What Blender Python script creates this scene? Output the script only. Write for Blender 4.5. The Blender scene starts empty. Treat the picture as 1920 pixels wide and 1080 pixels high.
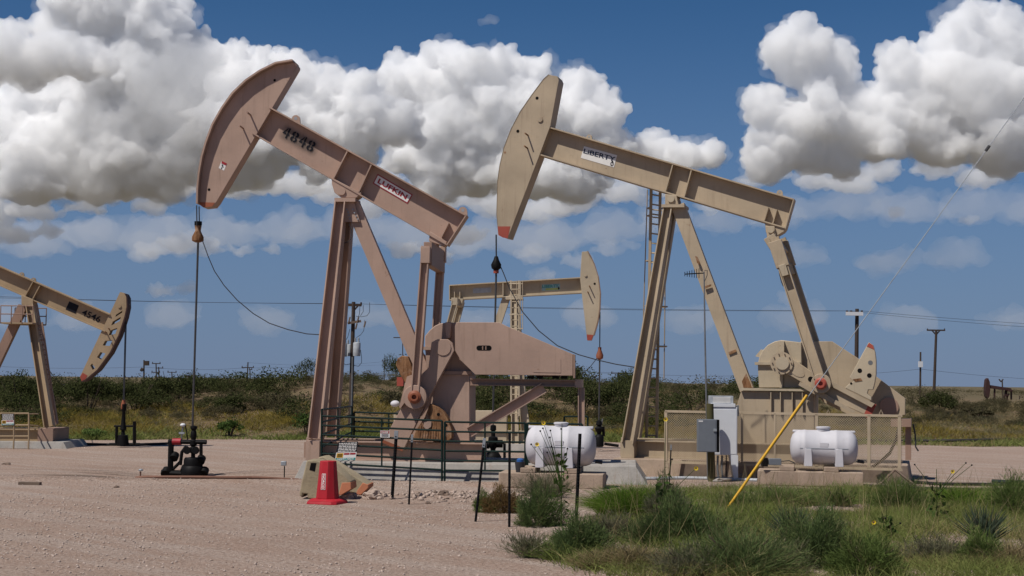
import bpy, bmesh, math, random, time
import numpy as np
from mathutils import Vector, Matrix
sc = bpy.context.scene; C = sc.collection
R = math.radians; PI = math.pi
# ------------------------------------------------------------------ camera
F = 2600.0; H = 2.4                    # focal length in pixels of the 1920 px wide photo, eye height
PITCH = math.atan((715 - 540) / F)
ROT = Matrix.Rotation(R(90) + PITCH, 3, 'X') @ Matrix.Rotation(R(.65), 3, 'Z')
cam = bpy.data.objects.new('camera', bpy.data.cameras.new('camera')); C.objects.link(cam)
cam.data.sensor_width = 36; cam.data.lens = F / 1920 * 36; cam.data.clip_end = 60000
cam.matrix_world = Matrix.Translation((0, 0, H)) @ ROT.to_4x4(); sc.camera = cam
# ------------------------------------------------------------------ sky and sun
SUN_EL, SUN_AZ = 57, 39                # elevation; heading the light travels to, from +X towards +Y
LDIR = Vector((math.cos(R(SUN_AZ)) * math.cos(R(SUN_EL)), math.sin(R(SUN_AZ)) * math.cos(R(SUN_EL)), -math.sin(R(SUN_EL))))
w = bpy.data.worlds.new('World'); sc.world = w; w.use_nodes = True
nt = w.node_tree; bg = nt.nodes['Background']
sky = nt.nodes.new('ShaderNodeTexSky'); sky.sky_type = 'NISHITA'; sky.sun_disc = False
sky.sun_elevation = R(SUN_EL); sky.sun_rotation = math.atan2(-LDIR.x, -LDIR.y)
sky.altitude = 2500; sky.air_density = 1.0; sky.dust_density = .25; sky.ozone_density = 4.0
tc = nt.nodes.new('ShaderNodeTexCoord'); sz = nt.nodes.new('ShaderNodeSeparateXYZ'); nt.links.new(tc.outputs['Generated'], sz.inputs[0])
mr = nt.nodes.new('ShaderNodeMapRange'); mr.interpolation_type = 'SMOOTHSTEP'; nt.links.new(sz.outputs['Z'], mr.inputs[0]); mr.inputs[1].default_value = -.02; mr.inputs[2].default_value = .30; mr.inputs[3].default_value = .9; mr.inputs[4].default_value = 0
mx = nt.nodes.new('ShaderNodeMix'); mx.data_type = 'RGBA'; nt.links.new(mr.outputs[0], mx.inputs[0]); hs = nt.nodes.new('ShaderNodeHueSaturation'); hs.inputs['Saturation'].default_value = 1.22; hs.inputs['Value'].default_value = 1.4; nt.links.new(sky.outputs[0], hs.inputs['Color']); nt.links.new(hs.outputs[0], mx.inputs[6]); mx.inputs[7].default_value = (2.9, 4.3, 7.4, 1)   # low distant air is blue grey
nt.links.new(mx.outputs[2], bg.inputs[0]); bg.inputs[1].default_value = .05
sun = bpy.data.objects.new('sun', bpy.data.lights.new('sun', 'SUN')); C.objects.link(sun)
sun.data.energy = 5.0; sun.data.angle = R(.5); sun.data.color = (1, .95, .88)
sun.rotation_euler = LDIR.to_track_quat('-Z', 'Y').to_euler()
sc.view_settings.view_transform = 'Standard'; sc.view_settings.look = 'None'
sc.view_settings.exposure = -.17; sc.view_settings.gamma = 1
sc.cycles.max_bounces = 26; sc.cycles.volume_bounces = 24; sc.cycles.diffuse_bounces = 3; sc.cycles.glossy_bounces = 3
sc.cycles.transparent_max_bounces = 16; sc.cycles.use_denoising = True

# ------------------------------------------------------------------ helpers
def ray(px, py): return ROT @ Vector(((px - 960) / F, -(py - 540) / F, -1))
def at(px, py, Y):
    d = ray(px, py); return Vector((0, 0, H)) + d * (Y / d.y)
def gp(px, py, z=0.0):
    d = ray(px, py); return Vector((0, 0, H)) + d * ((z - H) / d.z)
class Frame:
    """A thing's own upright plane: u along it, v away from the camera, z up."""
    def __init__(s, ox, oy, phi, oz=0.0):
        s.O = Vector((ox, oy, oz)); s.phi = phi
        s.U = Vector((math.cos(phi), math.sin(phi), 0)); s.V = Vector((-math.sin(phi), math.cos(phi), 0))
    def p(s, px, py, v=0.0):
        d = ray(px, py); c = Vector((0, 0, H)); t = (v + (s.O - c).dot(s.V)) / d.dot(s.V); q = c + d * t - s.O
        return Vector((q.dot(s.U), v, q.z))
    def uz(s, pts, v=0.0):
        return [(q.x, q.z) for q in (s.p(a, b, v) for a, b in pts)]
class MB:
    """Collects solids; build() links them as ONE mesh object."""
    def __init__(s): s.v = []; s.f = []; s.sm = []
    def add(s, vs, fs, smooth=False):
        b = len(s.v); s.v += [tuple(x) for x in vs]; s.f += [tuple(b + i for i in f) for f in fs]; s.sm += [smooth] * len(fs); return s
    def prism(s, pts, v0, v1):
        n = len(pts)
        return s.add([(a, v0, b) for a, b in pts] + [(a, v1, b) for a, b in pts],
                     [tuple(range(n)), tuple(range(2 * n - 1, n - 1, -1))] + [(i, n + i, n + (i + 1) % n, (i + 1) % n) for i in range(n)])
    def hull(s, lo, hi):                       # two rings of equal length
        n = len(lo)
        return s.add(list(lo) + list(hi), [tuple(range(n - 1, -1, -1)), tuple(range(n, 2 * n))] + [(i, (i + 1) % n, n + (i + 1) % n, n + i) for i in range(n)])
    def box(s, c, d):
        x, y, z = c; a, b, e = d[0] / 2, d[1] / 2, d[2] / 2
        return s.hull([(x - a, y - b, z - e), (x + a, y - b, z - e), (x + a, y + b, z - e), (x - a, y + b, z - e)],
                      [(x - a, y - b, z + e), (x + a, y - b, z + e), (x + a, y + b, z + e), (x - a, y + b, z + e)])
    def sweep(s, p0, p1, prof, side=(1, 0, 0), prof1=None):
        p0 = Vector(p0); p1 = Vector(p1); wv = (p1 - p0).normalized(); a = Vector(side); a = (a - wv * a.dot(wv)).normalized(); b = wv.cross(a)
        return s.hull([p0 + a * x + b * y for x, y in prof], [p1 + a * x + b * y for x, y in (prof1 or prof)])
    def bar(s, p0, p1, wd, dp, side=(1, 0, 0)):
        return s.sweep(p0, p1, [(-wd / 2, -dp / 2), (wd / 2, -dp / 2), (wd / 2, dp / 2), (-wd / 2, dp / 2)], side)
    def ibar(s, p0, p1, dep, bf, tf=.03, tw=.02, side=(1, 0, 0), k=1.0):
        def pr(q):
            d, h, t = dep * q / 2, bf * q / 2, tw / 2
            return [(-d, -h), (-d + tf, -h), (-d + tf, -t), (d - tf, -t), (d - tf, -h), (d, -h), (d, h), (d - tf, h), (d - tf, t), (-d + tf, t), (-d + tf, h), (-d, h)]
        return s.sweep(p0, p1, pr(1), side, pr(k))
    def tube(s, pts, r, n=8, r1=None):
        pts = [Vector(p) for p in pts]; m = len(pts); vs = []; prev = None
        for i, p in enumerate(pts):
            d = (pts[min(i + 1, m - 1)] - pts[max(i - 1, 0)]).normalized()
            if prev is None:
                prev = Vector((0, 0, 1)) if abs(d.z) < .9 else Vector((1, 0, 0))
            a = (prev - d * prev.dot(d)).normalized(); prev = a; b = d.cross(a); q = r if r1 is None else r + (r1 - r) * i / (m - 1)
            vs += [p + (a * math.cos(2 * PI * k / n) + b * math.sin(2 * PI * k / n)) * q for k in range(n)]
        fs = [(i * n + k, i * n + (k + 1) % n, (i + 1) * n + (k + 1) % n, (i + 1) * n + k) for i in range(m - 1) for k in range(n)]
        s.add(vs, fs, n > 4); return s._cap(vs, n)
    def _cap(s, vs, n):
        b = len(s.v) - len(vs); s.f += [tuple(range(b + n - 1, b - 1, -1)), tuple(range(len(s.v) - n, len(s.v)))]; s.sm += [False, False]; return s
    def cyl(s, p0, p1, r, n=20, r1=None): return s.tube([p0, p1], r, n, r1)
    def lathe(s, o, prof, n=20, axis=(0, 0, 1)):
        o = Vector(o); ax = Vector(axis).normalized(); a = Vector((1, 0, 0)) if abs(ax.x) < .9 else Vector((0, 1, 0)); a = (a - ax * a.dot(ax)).normalized(); b = ax.cross(a); m = len(prof)
        vs = [o + ax * z + (a * math.cos(2 * PI * k / n) + b * math.sin(2 * PI * k / n)) * r for r, z in prof for k in range(n)]
        s.add(vs, [(i * n + k, i * n + (k + 1) % n, (i + 1) * n + (k + 1) % n, (i + 1) * n + k) for i in range(m - 1) for k in range(n)], True)
        return s._cap(vs, n)
    def ball(s, c, r, sq=(1, 1, 1), n=12, m=8):
        c = Vector(c); vs = []
        for i in range(1, m):
            t = PI * i / m
            vs += [c + Vector((math.sin(t) * math.cos(2 * PI * k / n) * r * sq[0], math.sin(t) * math.sin(2 * PI * k / n) * r * sq[1], math.cos(t) * r * sq[2])) for k in range(n)]
        b = len(vs); vs += [c + Vector((0, 0, r * sq[2])), c - Vector((0, 0, r * sq[2]))]
        fs = [(i * n + k, i * n + (k + 1) % n, (i + 1) * n + (k + 1) % n, (i + 1) * n + k) for i in range(m - 2) for k in range(n)]
        fs += [(b, (k + 1) % n, k) for k in range(n)] + [(b + 1, (m - 2) * n + k, (m - 2) * n + (k + 1) % n) for k in range(n)]
        return s.add(vs, fs, True)
    def build(s, name, mat, parent=None, bevel=0, loc=None, rz=0):
        me = bpy.data.meshes.new(name); me.from_pydata(s.v, [], s.f); me.polygons.foreach_set('use_smooth', s.sm)
        bm = bmesh.new(); bm.from_mesh(me); bmesh.ops.recalc_face_normals(bm, faces=bm.faces); bm.to_mesh(me); bm.free()
        me.materials.append(mat); me.set_sharp_from_angle(angle=R(38))
        o = bpy.data.objects.new(name, me); C.objects.link(o)
        if parent: o.parent = parent
        if loc is not None: o.location = loc; o.rotation_euler = (0, 0, rz)
        if bevel:
            md = o.modifiers.new('bevel', 'BEVEL'); md.width = bevel; md.segments = 2; md.limit_method = 'ANGLE'; md.angle_limit = R(40)
        return o
def tag(o, label=None, cat=None, group=None, kind=None):
    for k, v in (('label', label), ('category', cat), ('group', group), ('kind', kind)):
        if v: o[k] = v
    return o
def empty(name, fr, label, cat, group=None):
    o = bpy.data.objects.new(name, None); C.objects.link(o); o.location = fr.O; o.rotation_euler = (0, 0, fr.phi); o.empty_display_size = .3
    return tag(o, label, cat, group)
def copy_tree(o, parent=None):
    c = o.copy(); C.objects.link(c)
    if parent: c.parent = parent
    for ch in [x for x in o.children]: copy_tree(ch, c)
    return c
def raw_mesh(name, V, Q=None, T=None, mat=None, tint=None, smooth=False):
    """Mesh from numpy arrays: quads Q and triangles T."""
    me = bpy.data.meshes.new(name); me.vertices.add(len(V)); me.vertices.foreach_set('co', np.ascontiguousarray(V, dtype=np.float32).ravel())
    parts = [(a, a.shape[1]) for a in (Q, T) if a is not None and len(a)]
    li = np.concatenate([a.ravel() for a, _ in parts]).astype(np.int32); tot = np.concatenate([np.full(len(a), k) for a, k in parts]).astype(np.int32)
    me.loops.add(len(li)); me.loops.foreach_set('vertex_index', li); me.polygons.add(len(tot))
    me.polygons.foreach_set('loop_start', (np.cumsum(tot) - tot).astype(np.int32)); me.update(calc_edges=True)
    if tint is not None:
        at_ = me.attributes.new('tint', 'FLOAT', 'POINT'); at_.data.foreach_set('value', np.ascontiguousarray(tint, dtype=np.float32))
    if smooth: me.polygons.foreach_set('use_smooth', [True] * len(tot))
    if mat: me.materials.append(mat)
    return me
# lettering: built-in font turned into flat meshes, fitted into a quad
_TX = {}
def text_mesh(s, bold=0.0):
    if (s, bold) not in _TX:
        cu = bpy.data.curves.new('text', 'FONT'); cu.body = s; cu.offset = bold; cu.resolution_u = 3
        o = bpy.data.objects.new('text', cu); C.objects.link(o); dg = bpy.context.evaluated_depsgraph_get(); dg.update()
        me = bpy.data.meshes.new_from_object(o.evaluated_get(dg)); _TX[s, bold] = ([v.co[:2] for v in me.vertices], [tuple(p.vertices) for p in me.polygons])
        bpy.data.objects.remove(o); bpy.data.meshes.remove(me); bpy.data.curves.remove(cu)
    return _TX[s, bold]
def text_on(mb, s, quad, nrm, off=.006, bold=0.0):
    """quad: top-left, top-right, bottom-right, bottom-left of the box the words fill."""
    vs, fs = text_mesh(s, bold); q = [Vector(p) for p in quad]; nrm = Vector(nrm).normalized() * off
    x0 = min(v[0] for v in vs); x1 = max(v[0] for v in vs); y0 = min(v[1] for v in vs); y1 = max(v[1] for v in vs)
    out = []
    for x, y in vs:
        a = (x - x0) / (x1 - x0); b = (y - y0) / (y1 - y0); out.append((q[3] * (1 - a) + q[2] * a) * (1 - b) + (q[0] * (1 - a) + q[1] * a) * b + nrm)
    mb.add(out, fs); return mb
def sub(quad, x0, x1, y0, y1):
    """part of a quad; x from the left, y from the top, 0..1"""
    q = [Vector(p) for p in quad]
    def P(x, y): return (q[0] * (1 - x) + q[1] * x) * (1 - y) + (q[3] * (1 - x) + q[2] * x) * y
    return [P(x0, y0), P(x1, y0), P(x1, y1), P(x0, y1)]
def plate(mb, quad, nrm, t, off=0.0):
    q = [Vector(p) for p in quad]; nrm = Vector(nrm).normalized()
    return mb.hull([p + nrm * (off - t) for p in q], [p + nrm * off for p in q])

# ------------------------------------------------------------------ materials
def mat_new(name):
    m = bpy.data.materials.new(name); m.use_nodes = True; return m, m.node_tree, m.node_tree.nodes['Principled BSDF']
def N(nt, t, **kw):
    n = nt.nodes.new(t)
    for k, v in kw.items():
        if k in n.bl_rna.properties: setattr(n, k, v)
        else: n.inputs[k].default_value = v
    return n
def mixc(nt, fac, a, b):
    m = nt.nodes.new('ShaderNodeMix'); m.data_type = 'RGBA'
    for s_, v in ((m.inputs[0], fac), (m.inputs[6], a), (m.inputs[7], b)):
        if hasattr(v, 'is_linked'): nt.links.new(v, s_)
        else: s_.default_value = v if not isinstance(v, tuple) else (*v, 1)
    return m.outputs[2]
def ramp(nt, x, lo, hi, a=0.0, b=1.0):
    m = nt.nodes.new('ShaderNodeMapRange'); m.clamp = True; nt.links.new(x, m.inputs[0]); m.inputs[1].default_value = lo; m.inputs[2].default_value = hi
    m.inputs[3].default_value = a; m.inputs[4].default_value = b; return m.outputs[0]
def noise(nt, vec, scale, detail=4, rough=.55, dim=None):
    n = nt.nodes.new('ShaderNodeTexNoise'); n.inputs['Scale'].default_value = scale; n.inputs['Detail'].default_value = detail; n.inputs['Roughness'].default_value = rough
    if vec is not None: nt.links.new(vec, n.inputs['Vector'])
    return n.outputs[0]
def mapping(nt, vec, scale=(1, 1, 1), rot=(0, 0, 0)):
    n = nt.nodes.new('ShaderNodeMapping'); nt.links.new(vec, n.inputs[0]); n.inputs['Scale'].default_value = scale; n.inputs['Rotation'].default_value = rot; return n.outputs[0]
def coords(nt): return nt.nodes.new('ShaderNodeTexCoord').outputs['Object']
def bump(nt, b, h, strength, dist):
    n = nt.nodes.new('ShaderNodeBump'); n.inputs['Strength'].default_value = strength; n.inputs['Distance'].default_value = dist; nt.links.new(h, n.inputs['Height']); nt.links.new(n.outputs[0], b.inputs['Normal'])
def paint(name, col, rust=.5, dirt=.5, rough=.55, rustcol=(.16, .065, .025), seed=0.0):
    """weathered industrial paint: faded patches, dust, streaks and rust spots"""
    m, t, b = mat_new(name); co = coords(t); co = mapping(t, co); co.node.inputs['Location'].default_value = (seed, seed * .7, seed * .3)
    fade = noise(t, co, .9, 5); c = mixc(t, ramp(t, fade, .35, .68), tuple(x * .86 for x in col), tuple(min(1, x * 1.09) for x in col))
    streak = noise(t, mapping(t, co, (9, 9, .7)), 1.0, 4, .6); c = mixc(t, ramp(t, streak, .56, .78, 0, .45 * dirt), c, (.19, .125, .085))
    grit = noise(t, co, 26, 3); c = mixc(t, ramp(t, grit, .6, .8, 0, .35 * dirt), c, tuple(x * .6 for x in col))
    if rust:
        r1 = noise(t, co, 3.1, 6, .7); c = mixc(t, ramp(t, r1, .71 - .06 * rust, .76 - .05 * rust, 0, .9), c, rustcol)
        r2 = noise(t, co, 11, 5, .7); c = mixc(t, ramp(t, r2, .70 - .03 * rust, .75, 0, .8), c, rustcol); oil = noise(t, mapping(t, co, (3.2, 3.2, .35)), 1.0, 5, .65); c = mixc(t, ramp(t, oil, .60, .78, 0, .5 * dirt), c, tuple(x * .45 for x in col))
    t.links.new(c, b.inputs['Base Color']); b.inputs['Roughness'].default_value = rough; b.inputs['Specular IOR Level'].default_value = .3
    bump(t, b, noise(t, co, 14, 3), .12, .02); return m
def rust_mat():
    m, t, b = mat_new('rust_streaked_iron'); co = coords(t); st = noise(t, mapping(t, co, (7, 7, 1.6)), 1.0, 6, .7); bl = noise(t, co, 4.5, 5, .65); sp = noise(t, co, 16, 4, .7)
    c = mixc(t, ramp(t, st, .36, .62), (.30, .165, .085), (.115, .05, .022)); c = mixc(t, ramp(t, bl, .52, .66, 0, .85), c, (.36, .235, .16)); c = mixc(t, ramp(t, sp, .60, .72, 0, .8), c, (.045, .022, .014))
    t.links.new(c, b.inputs['Base Color']); b.inputs['Roughness'].default_value = .9; b.inputs['Specular IOR Level'].default_value = .15; bump(t, b, st, .6, .04); return m
def plain(name, col, rough=.6, metal=0.0, var=.18, scale=6):
    m, t, b = mat_new(name); co = coords(t); n = noise(t, co, scale, 4)
    t.links.new(mixc(t, ramp(t, n, .3, .7), tuple(x * (1 - var) for x in col), tuple(min(1, x * (1 + var)) for x in col)), b.inputs['Base Color'])
    b.inputs['Roughness'].default_value = rough; b.inputs['Metallic'].default_value = metal; b.inputs['Specular IOR Level'].default_value = .12 if max(col) < .03 else .4; return m
def concrete(name, col):
    m, t, b = mat_new(name); co = coords(t); n = noise(t, co, 1.7, 6, .65); f = noise(t, co, 22, 4)
    c = mixc(t, ramp(t, n, .3, .7), tuple(x * .72 for x in col), tuple(x * 1.12 for x in col)); c = mixc(t, ramp(t, f, .55, .75, 0, .5), c, tuple(x * .55 for x in col))
    st = noise(t, mapping(t, co, (5, 5, .8)), 1, 3); c = mixc(t, ramp(t, st, .55, .75, 0, .45), c, (.24, .16, .11))
    t.links.new(c, b.inputs['Base Color']); b.inputs['Roughness'].default_value = .9; bump(t, b, f, .35, .02); return m
def leafy(name, a, b_, c, trans=.35):
    """foliage: two greens and a dry tone mixed leaf by leaf through the 'tint' attribute"""
    m, t, p = mat_new(name); at_ = t.nodes.new('ShaderNodeAttribute'); at_.attribute_name = 'tint'; x = at_.outputs['Fac']
    col = mixc(t, ramp(t, x, 0, .6), a, b_); col = mixc(t, ramp(t, x, .72, .95), col, c)
    n = noise(t, t.nodes.new('ShaderNodeNewGeometry').outputs['Position'], 1.3, 3); hv = t.nodes.new('ShaderNodeHueSaturation'); t.links.new(col, hv.inputs['Color']); t.links.new(ramp(t, n, .3, .7, .75, 1.25), hv.inputs['Value'])
    d = t.nodes.new('ShaderNodeBsdfDiffuse'); tr = t.nodes.new('ShaderNodeBsdfTranslucent'); mx = t.nodes.new('ShaderNodeMixShader'); mx.inputs[0].default_value = trans
    t.links.new(hv.outputs[0], d.inputs[0]); t.links.new(hv.outputs[0], tr.inputs[0]); t.links.new(d.outputs[0], mx.inputs[1]); t.links.new(tr.outputs[0], mx.inputs[2])
    t.nodes.remove(p); t.links.new(mx.outputs[0], t.nodes['Material Output'].inputs[0]); return m
M = dict(
    pink=paint('pink_tan_paint', (.40, .275, .212), .6, .9), pink_dark=paint('shaded_brown_paint', (.30, .195, .145), .5, .7, seed=3),  # pink_dark: darker copy of pink with shade put into its colour
    beige=paint('beige_paint', (.41, .325, .225), .8, .9, seed=7), cream=paint('cream_paint', (.46, .38, .27), .6, .8, seed=11), ochre=paint('ochre_paint', (.37, .27, .165), .4, .6, seed=15),
    rusty=rust_mat(), darkrust=paint('dark_rusted_iron', (.15, .08, .045), 1.4, 1.0, .85, (.05, .025, .015)), orange=paint('orange_red_paint', (.27, .085, .042), .8, .8, seed=4), redtip=paint('faded_red_paint', (.36, .075, .05), .5, .6, seed=2),
    black=plain('black_oily_iron', (.007, .0065, .0065), .55), steel=plain('grey_steel', (.20, .20, .20), .45, .5), cable=plain('dark_wire', (.03, .03, .033), .6), rod=plain('dull_rod', (.075, .07, .068), .45, .4),
    green=plain('dark_green_pipe_paint', (.008, .021, .018), .5), post=plain('black_post_paint', (.012, .012, .013), .55), galv=plain('galvanised_steel', (.30, .32, .34), .5, .3),
    conc=concrete('grey_concrete', (.34, .315, .285)), conc_tan=concrete('tan_concrete', (.36, .27, .20)), barrier=concrete('khaki_concrete', (.34, .275, .175)), barrier_orange=paint('orange_concrete_paint', (.50, .19, .10), .1, .9, .8),
    white=paint('white_plastic', (.56, .545, .57), 0, .22, .62, seed=9), white_paint=plain('white_paint', (.62, .63, .65), .5, 0, .03), grey_paint=plain('blue_grey_enamel', (.15, .165, .185), .5, 0, .06), ink=plain('black_ink', (.015, .015, .02), .6), red=plain('red_ink', (.30, .012, .02), .55),
    cone=paint('red_plastic', (.40, .014, .024), 0, .9, .6, seed=5), signwhite=plain('sign_white', (.70, .68, .65), .6, 0, .06), petal=plain('lemon_petal', (.72, .52, .02), .6), yellow=plain('yellow_plastic', (.62, .34, .015), .45, 0, .06), teal=plain('teal_ink', (.02, .26, .24), .6), paleblue=plain('pale_blue_ink', (.30, .45, .46), .6), lime=plain('lime_ink', (.42, .47, .14), .6),
    wood=plain('weathered_pole_wood', (.05, .034, .026), .9), rock=concrete('pale_rock', (.42, .32, .26)), rockdark=concrete('dark_rock', (.17, .12, .09)), blue=plain('blue_plastic', (.02, .09, .28), .5), maroon=plain('dark_maroon_paint', (.048, .02, .017), .7), hose=plain('black_hose', (.02, .019, .02), .6),
    navy=plain('navy_ink', (.012, .02, .05), .6), hole=plain('hole_shade', (.006, .005, .005), .9), greybox=plain('grey_can_paint', (.38, .40, .42), .5), brownhose=plain('rust_pipe', (.17, .08, .05), .7), haloink=plain('grey_overspray', (.25, .185, .145), .7), timber=plain('grey_timber', (.14, .10, .075), .9), bankdark=plain('dark_liner', (.03, .027, .025), .8))  # hole: shade inside holes and slots, put into a flat dark colour
# ------------------------------------------------------------------ ground: one sheet out to the horizon
def sstep(x, a, b):
    t = np.clip((x - a) / (b - a), 0, 1); return t * t * (3 - 2 * t)
def wob(x, y, s, k):
    return np.sin(x * s + 1.7 * k + 1.3 * np.sin(y * s * .7 + k)) * np.cos(y * s * .9 - .6 * k + 1.1 * np.sin(x * s * .6 + 2 * k))
def pad_edge(x):
    return np.interp(x, [-60, -30, -19, -12, -6, 4, 12, 20, 40], [49, 50, 51.5, 54, 55.5, 56, 55.5, 56, 57]) + .35 * np.sin(x * .9) + .2 * np.sin(x * 2.3)
def zground(x, y):
    x = np.asarray(x, float); y = np.asarray(y, float)
    e = pad_edge(x); crest = np.interp(x, [-60, -26, -18, -12, -7, 0, 8, 16, 22, 30, 60], [1.25, 1.3, 1.4, 2.0, 2.25, 1.9, 1.75, 1.65, 1.3, 1.15, 1.1])
    far = sstep(y - e, 3, 22); z = crest * (.18 * sstep(y - e, 0, 6) + .82 * far)
    z = z + far * (.22 * wob(x, y, .35, 1) + .12 * wob(x, y, .9, 2)) * (1 - sstep(y, 110, 220))
    near = 1 - sstep(y - e, -3, 0)
    z = z + near * (.006 * wob(x, y, .7, 3) + .003 * wob(x, y, 2.3, 4) + .002 * wob(x, y, 5.3, 7)) * (1 - .85 * sstep(y, 27, 40))
    a = x * .65 + y * .76                                           # wheel ruts crossing the lower left
    rut = np.exp(-((np.mod(a + .12 * wob(x, y, .5, 6), 2.1) - .5) / .16) ** 2) + np.exp(-((np.mod(a + .12 * wob(x, y, .5, 6), 2.1) - 1.3) / .13) ** 2); z = z - near * .004 * rut * (1 - sstep(y, 27, 31)) * (1 - sstep(x, -1, 2)) * (.5 + .5 * wob(x, y, .35, 2))
    z = z - .15 * np.exp(-(((x + 8.2) / 1.6) ** 2 + ((y - 34.8) / 1.3) ** 2))   # well cellar hollow
    berm = np.exp(-((y - (32.3 + .05 * np.sin(x * 1.7))) / .28) ** 2) * sstep(x, -12.6, -11) * (1 - sstep(x, .5, 2))
    z = z + .085 * berm
    z = z + .10 * np.exp(-(((x + .9) / 1.5) ** 2 + ((y - 28.6) / .9) ** 2))     # low heap of rubble
    veg = sstep(x, .4, 2.5) * (1 - sstep(y, 30, 32)); z = z + .10 * veg * (.5 + .5 * wob(x, y, 1.6, 5))
    return z
def axis_(lo, hi, st, far):
    core = np.arange(lo, hi + 1e-6, st); out = hi + np.cumsum(np.geomspace(st, far / 6, 26)); inn = lo - np.cumsum(np.geomspace(st, far / 6, 26))
    return np.concatenate([inn[::-1], core, out])
gx = axis_(-30, 32, .25, 5000); gy = np.concatenate([np.array([-3000, -800, -200, -60, -10]), np.arange(0, 14, 1.0), np.arange(14, 100, .25), 100 + np.cumsum(np.geomspace(.4, 2500, 34))])
GX, GY = np.meshgrid(gx, gy); GZ = zground(GX, GY)
nx, ny = len(gx), len(gy); idx = np.arange(nx * ny).reshape(ny, nx)
quads = np.stack([idx[:-1, :-1], idx[:-1, 1:], idx[1:, 1:], idx[1:, :-1]], -1).reshape(-1, 4)
bank = sstep(GY - pad_edge(GX), -.1, .9)
def ground_mat():
    m, t, b = mat_new('caliche_ground'); pos = t.nodes.new('ShaderNodeNewGeometry').outputs['Position']
    at_ = t.nodes.new('ShaderNodeAttribute'); at_.attribute_name = 'tint'; zone = at_.outputs['Fac']
    big = noise(t, pos, .22, 5, .6); mid = noise(t, pos, 1.4, 5, .6); fine = noise(t, pos, 16, 5, .7); grit = noise(t, pos, 60, 3, .6)
    c = mixc(t, ramp(t, big, .32, .68), (.335, .232, .178), (.40, .295, .235))
    c = mixc(t, ramp(t, mid, .48, .72, 0, .55), c, (.40, .32, .265))
    tk = noise(t, mapping(t, mapping(t, pos, (1, 1, 1), (0, 0, R(41))), (.16, 1.5, 1)), 1.0, 5, .6); tk2 = noise(t, mapping(t, mapping(t, pos, (1, 1, 1), (0, 0, R(-6))), (.22, 2.4, 1)), 1.0, 4, .6)
    c = mixc(t, ramp(t, tk, .46, .66, 0, .5), c, (.47, .40, .35)); c = mixc(t, ramp(t, tk2, .54, .70, 0, .35), c, (.29, .20, .15))
    peb = noise(t, pos, 8, 3, .6); c = mixc(t, ramp(t, fine, .50, .60, 0, .62), c, (.185, .13, .098)); c = mixc(t, ramp(t, fine, .36, .46, .7, 0), c, (.47, .39, .335)); c = mixc(t, ramp(t, grit, .54, .62, 0, .55), c, (.17, .12, .095)); c = mixc(t, ramp(t, peb, .58, .66, 0, .4), c, (.21, .15, .115))
    oil = noise(t, mapping(t, pos, (.25, 1.6, 1)), 1.0, 4); sx = t.nodes.new('ShaderNodeSeparateXYZ'); t.links.new(pos, sx.inputs[0])
    band = t.nodes.new('ShaderNodeMath'); band.operation = 'MULTIPLY'; t.links.new(ramp(t, sx.outputs['Y'], 31.6, 33.4), band.inputs[0]); t.links.new(ramp(t, sx.outputs['Y'], 37.5, 35.2), band.inputs[1])
    bo = t.nodes.new('ShaderNodeMath'); bo.operation = 'MULTIPLY'; t.links.new(band.outputs[0], bo.inputs[0]); t.links.new(ramp(t, oil, .52, .68, 0, .75), bo.inputs[1])
    c = mixc(t, bo.outputs[0], c, (.075, .05, .035))
    soil = mixc(t, ramp(t, mid, .35, .65), (.20, .135, .09), (.15, .12, .065)); soil = mixc(t, ramp(t, sx.outputs['Y'], 90, 180), soil, (.125, .10, .058)); c = mixc(t, zone, c, soil)
    t.links.new(c, b.inputs['Base Color']); b.inputs['Roughness'].default_value = .95; b.inputs['Specular IOR Level'].default_value = .1
    ad = t.nodes.new('ShaderNodeMath'); ad.operation = 'ADD'; t.links.new(fine, ad.inputs[0]); t.links.new(mid, ad.inputs[1]); bump(t, b, ad.outputs[0], .9, .06); return m
gm = raw_mesh('ground', np.stack([GX, GY, GZ], -1).reshape(-1, 3), quads, None, ground_mat(), bank.ravel(), True)
go = bpy.data.objects.new('ground', gm); C.objects.link(go); tag(go, 'pink caliche gravel pad running back to a low scrubby bank', None, None, 'structure')
def zg(x, y): return float(zground(x, y))

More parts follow.
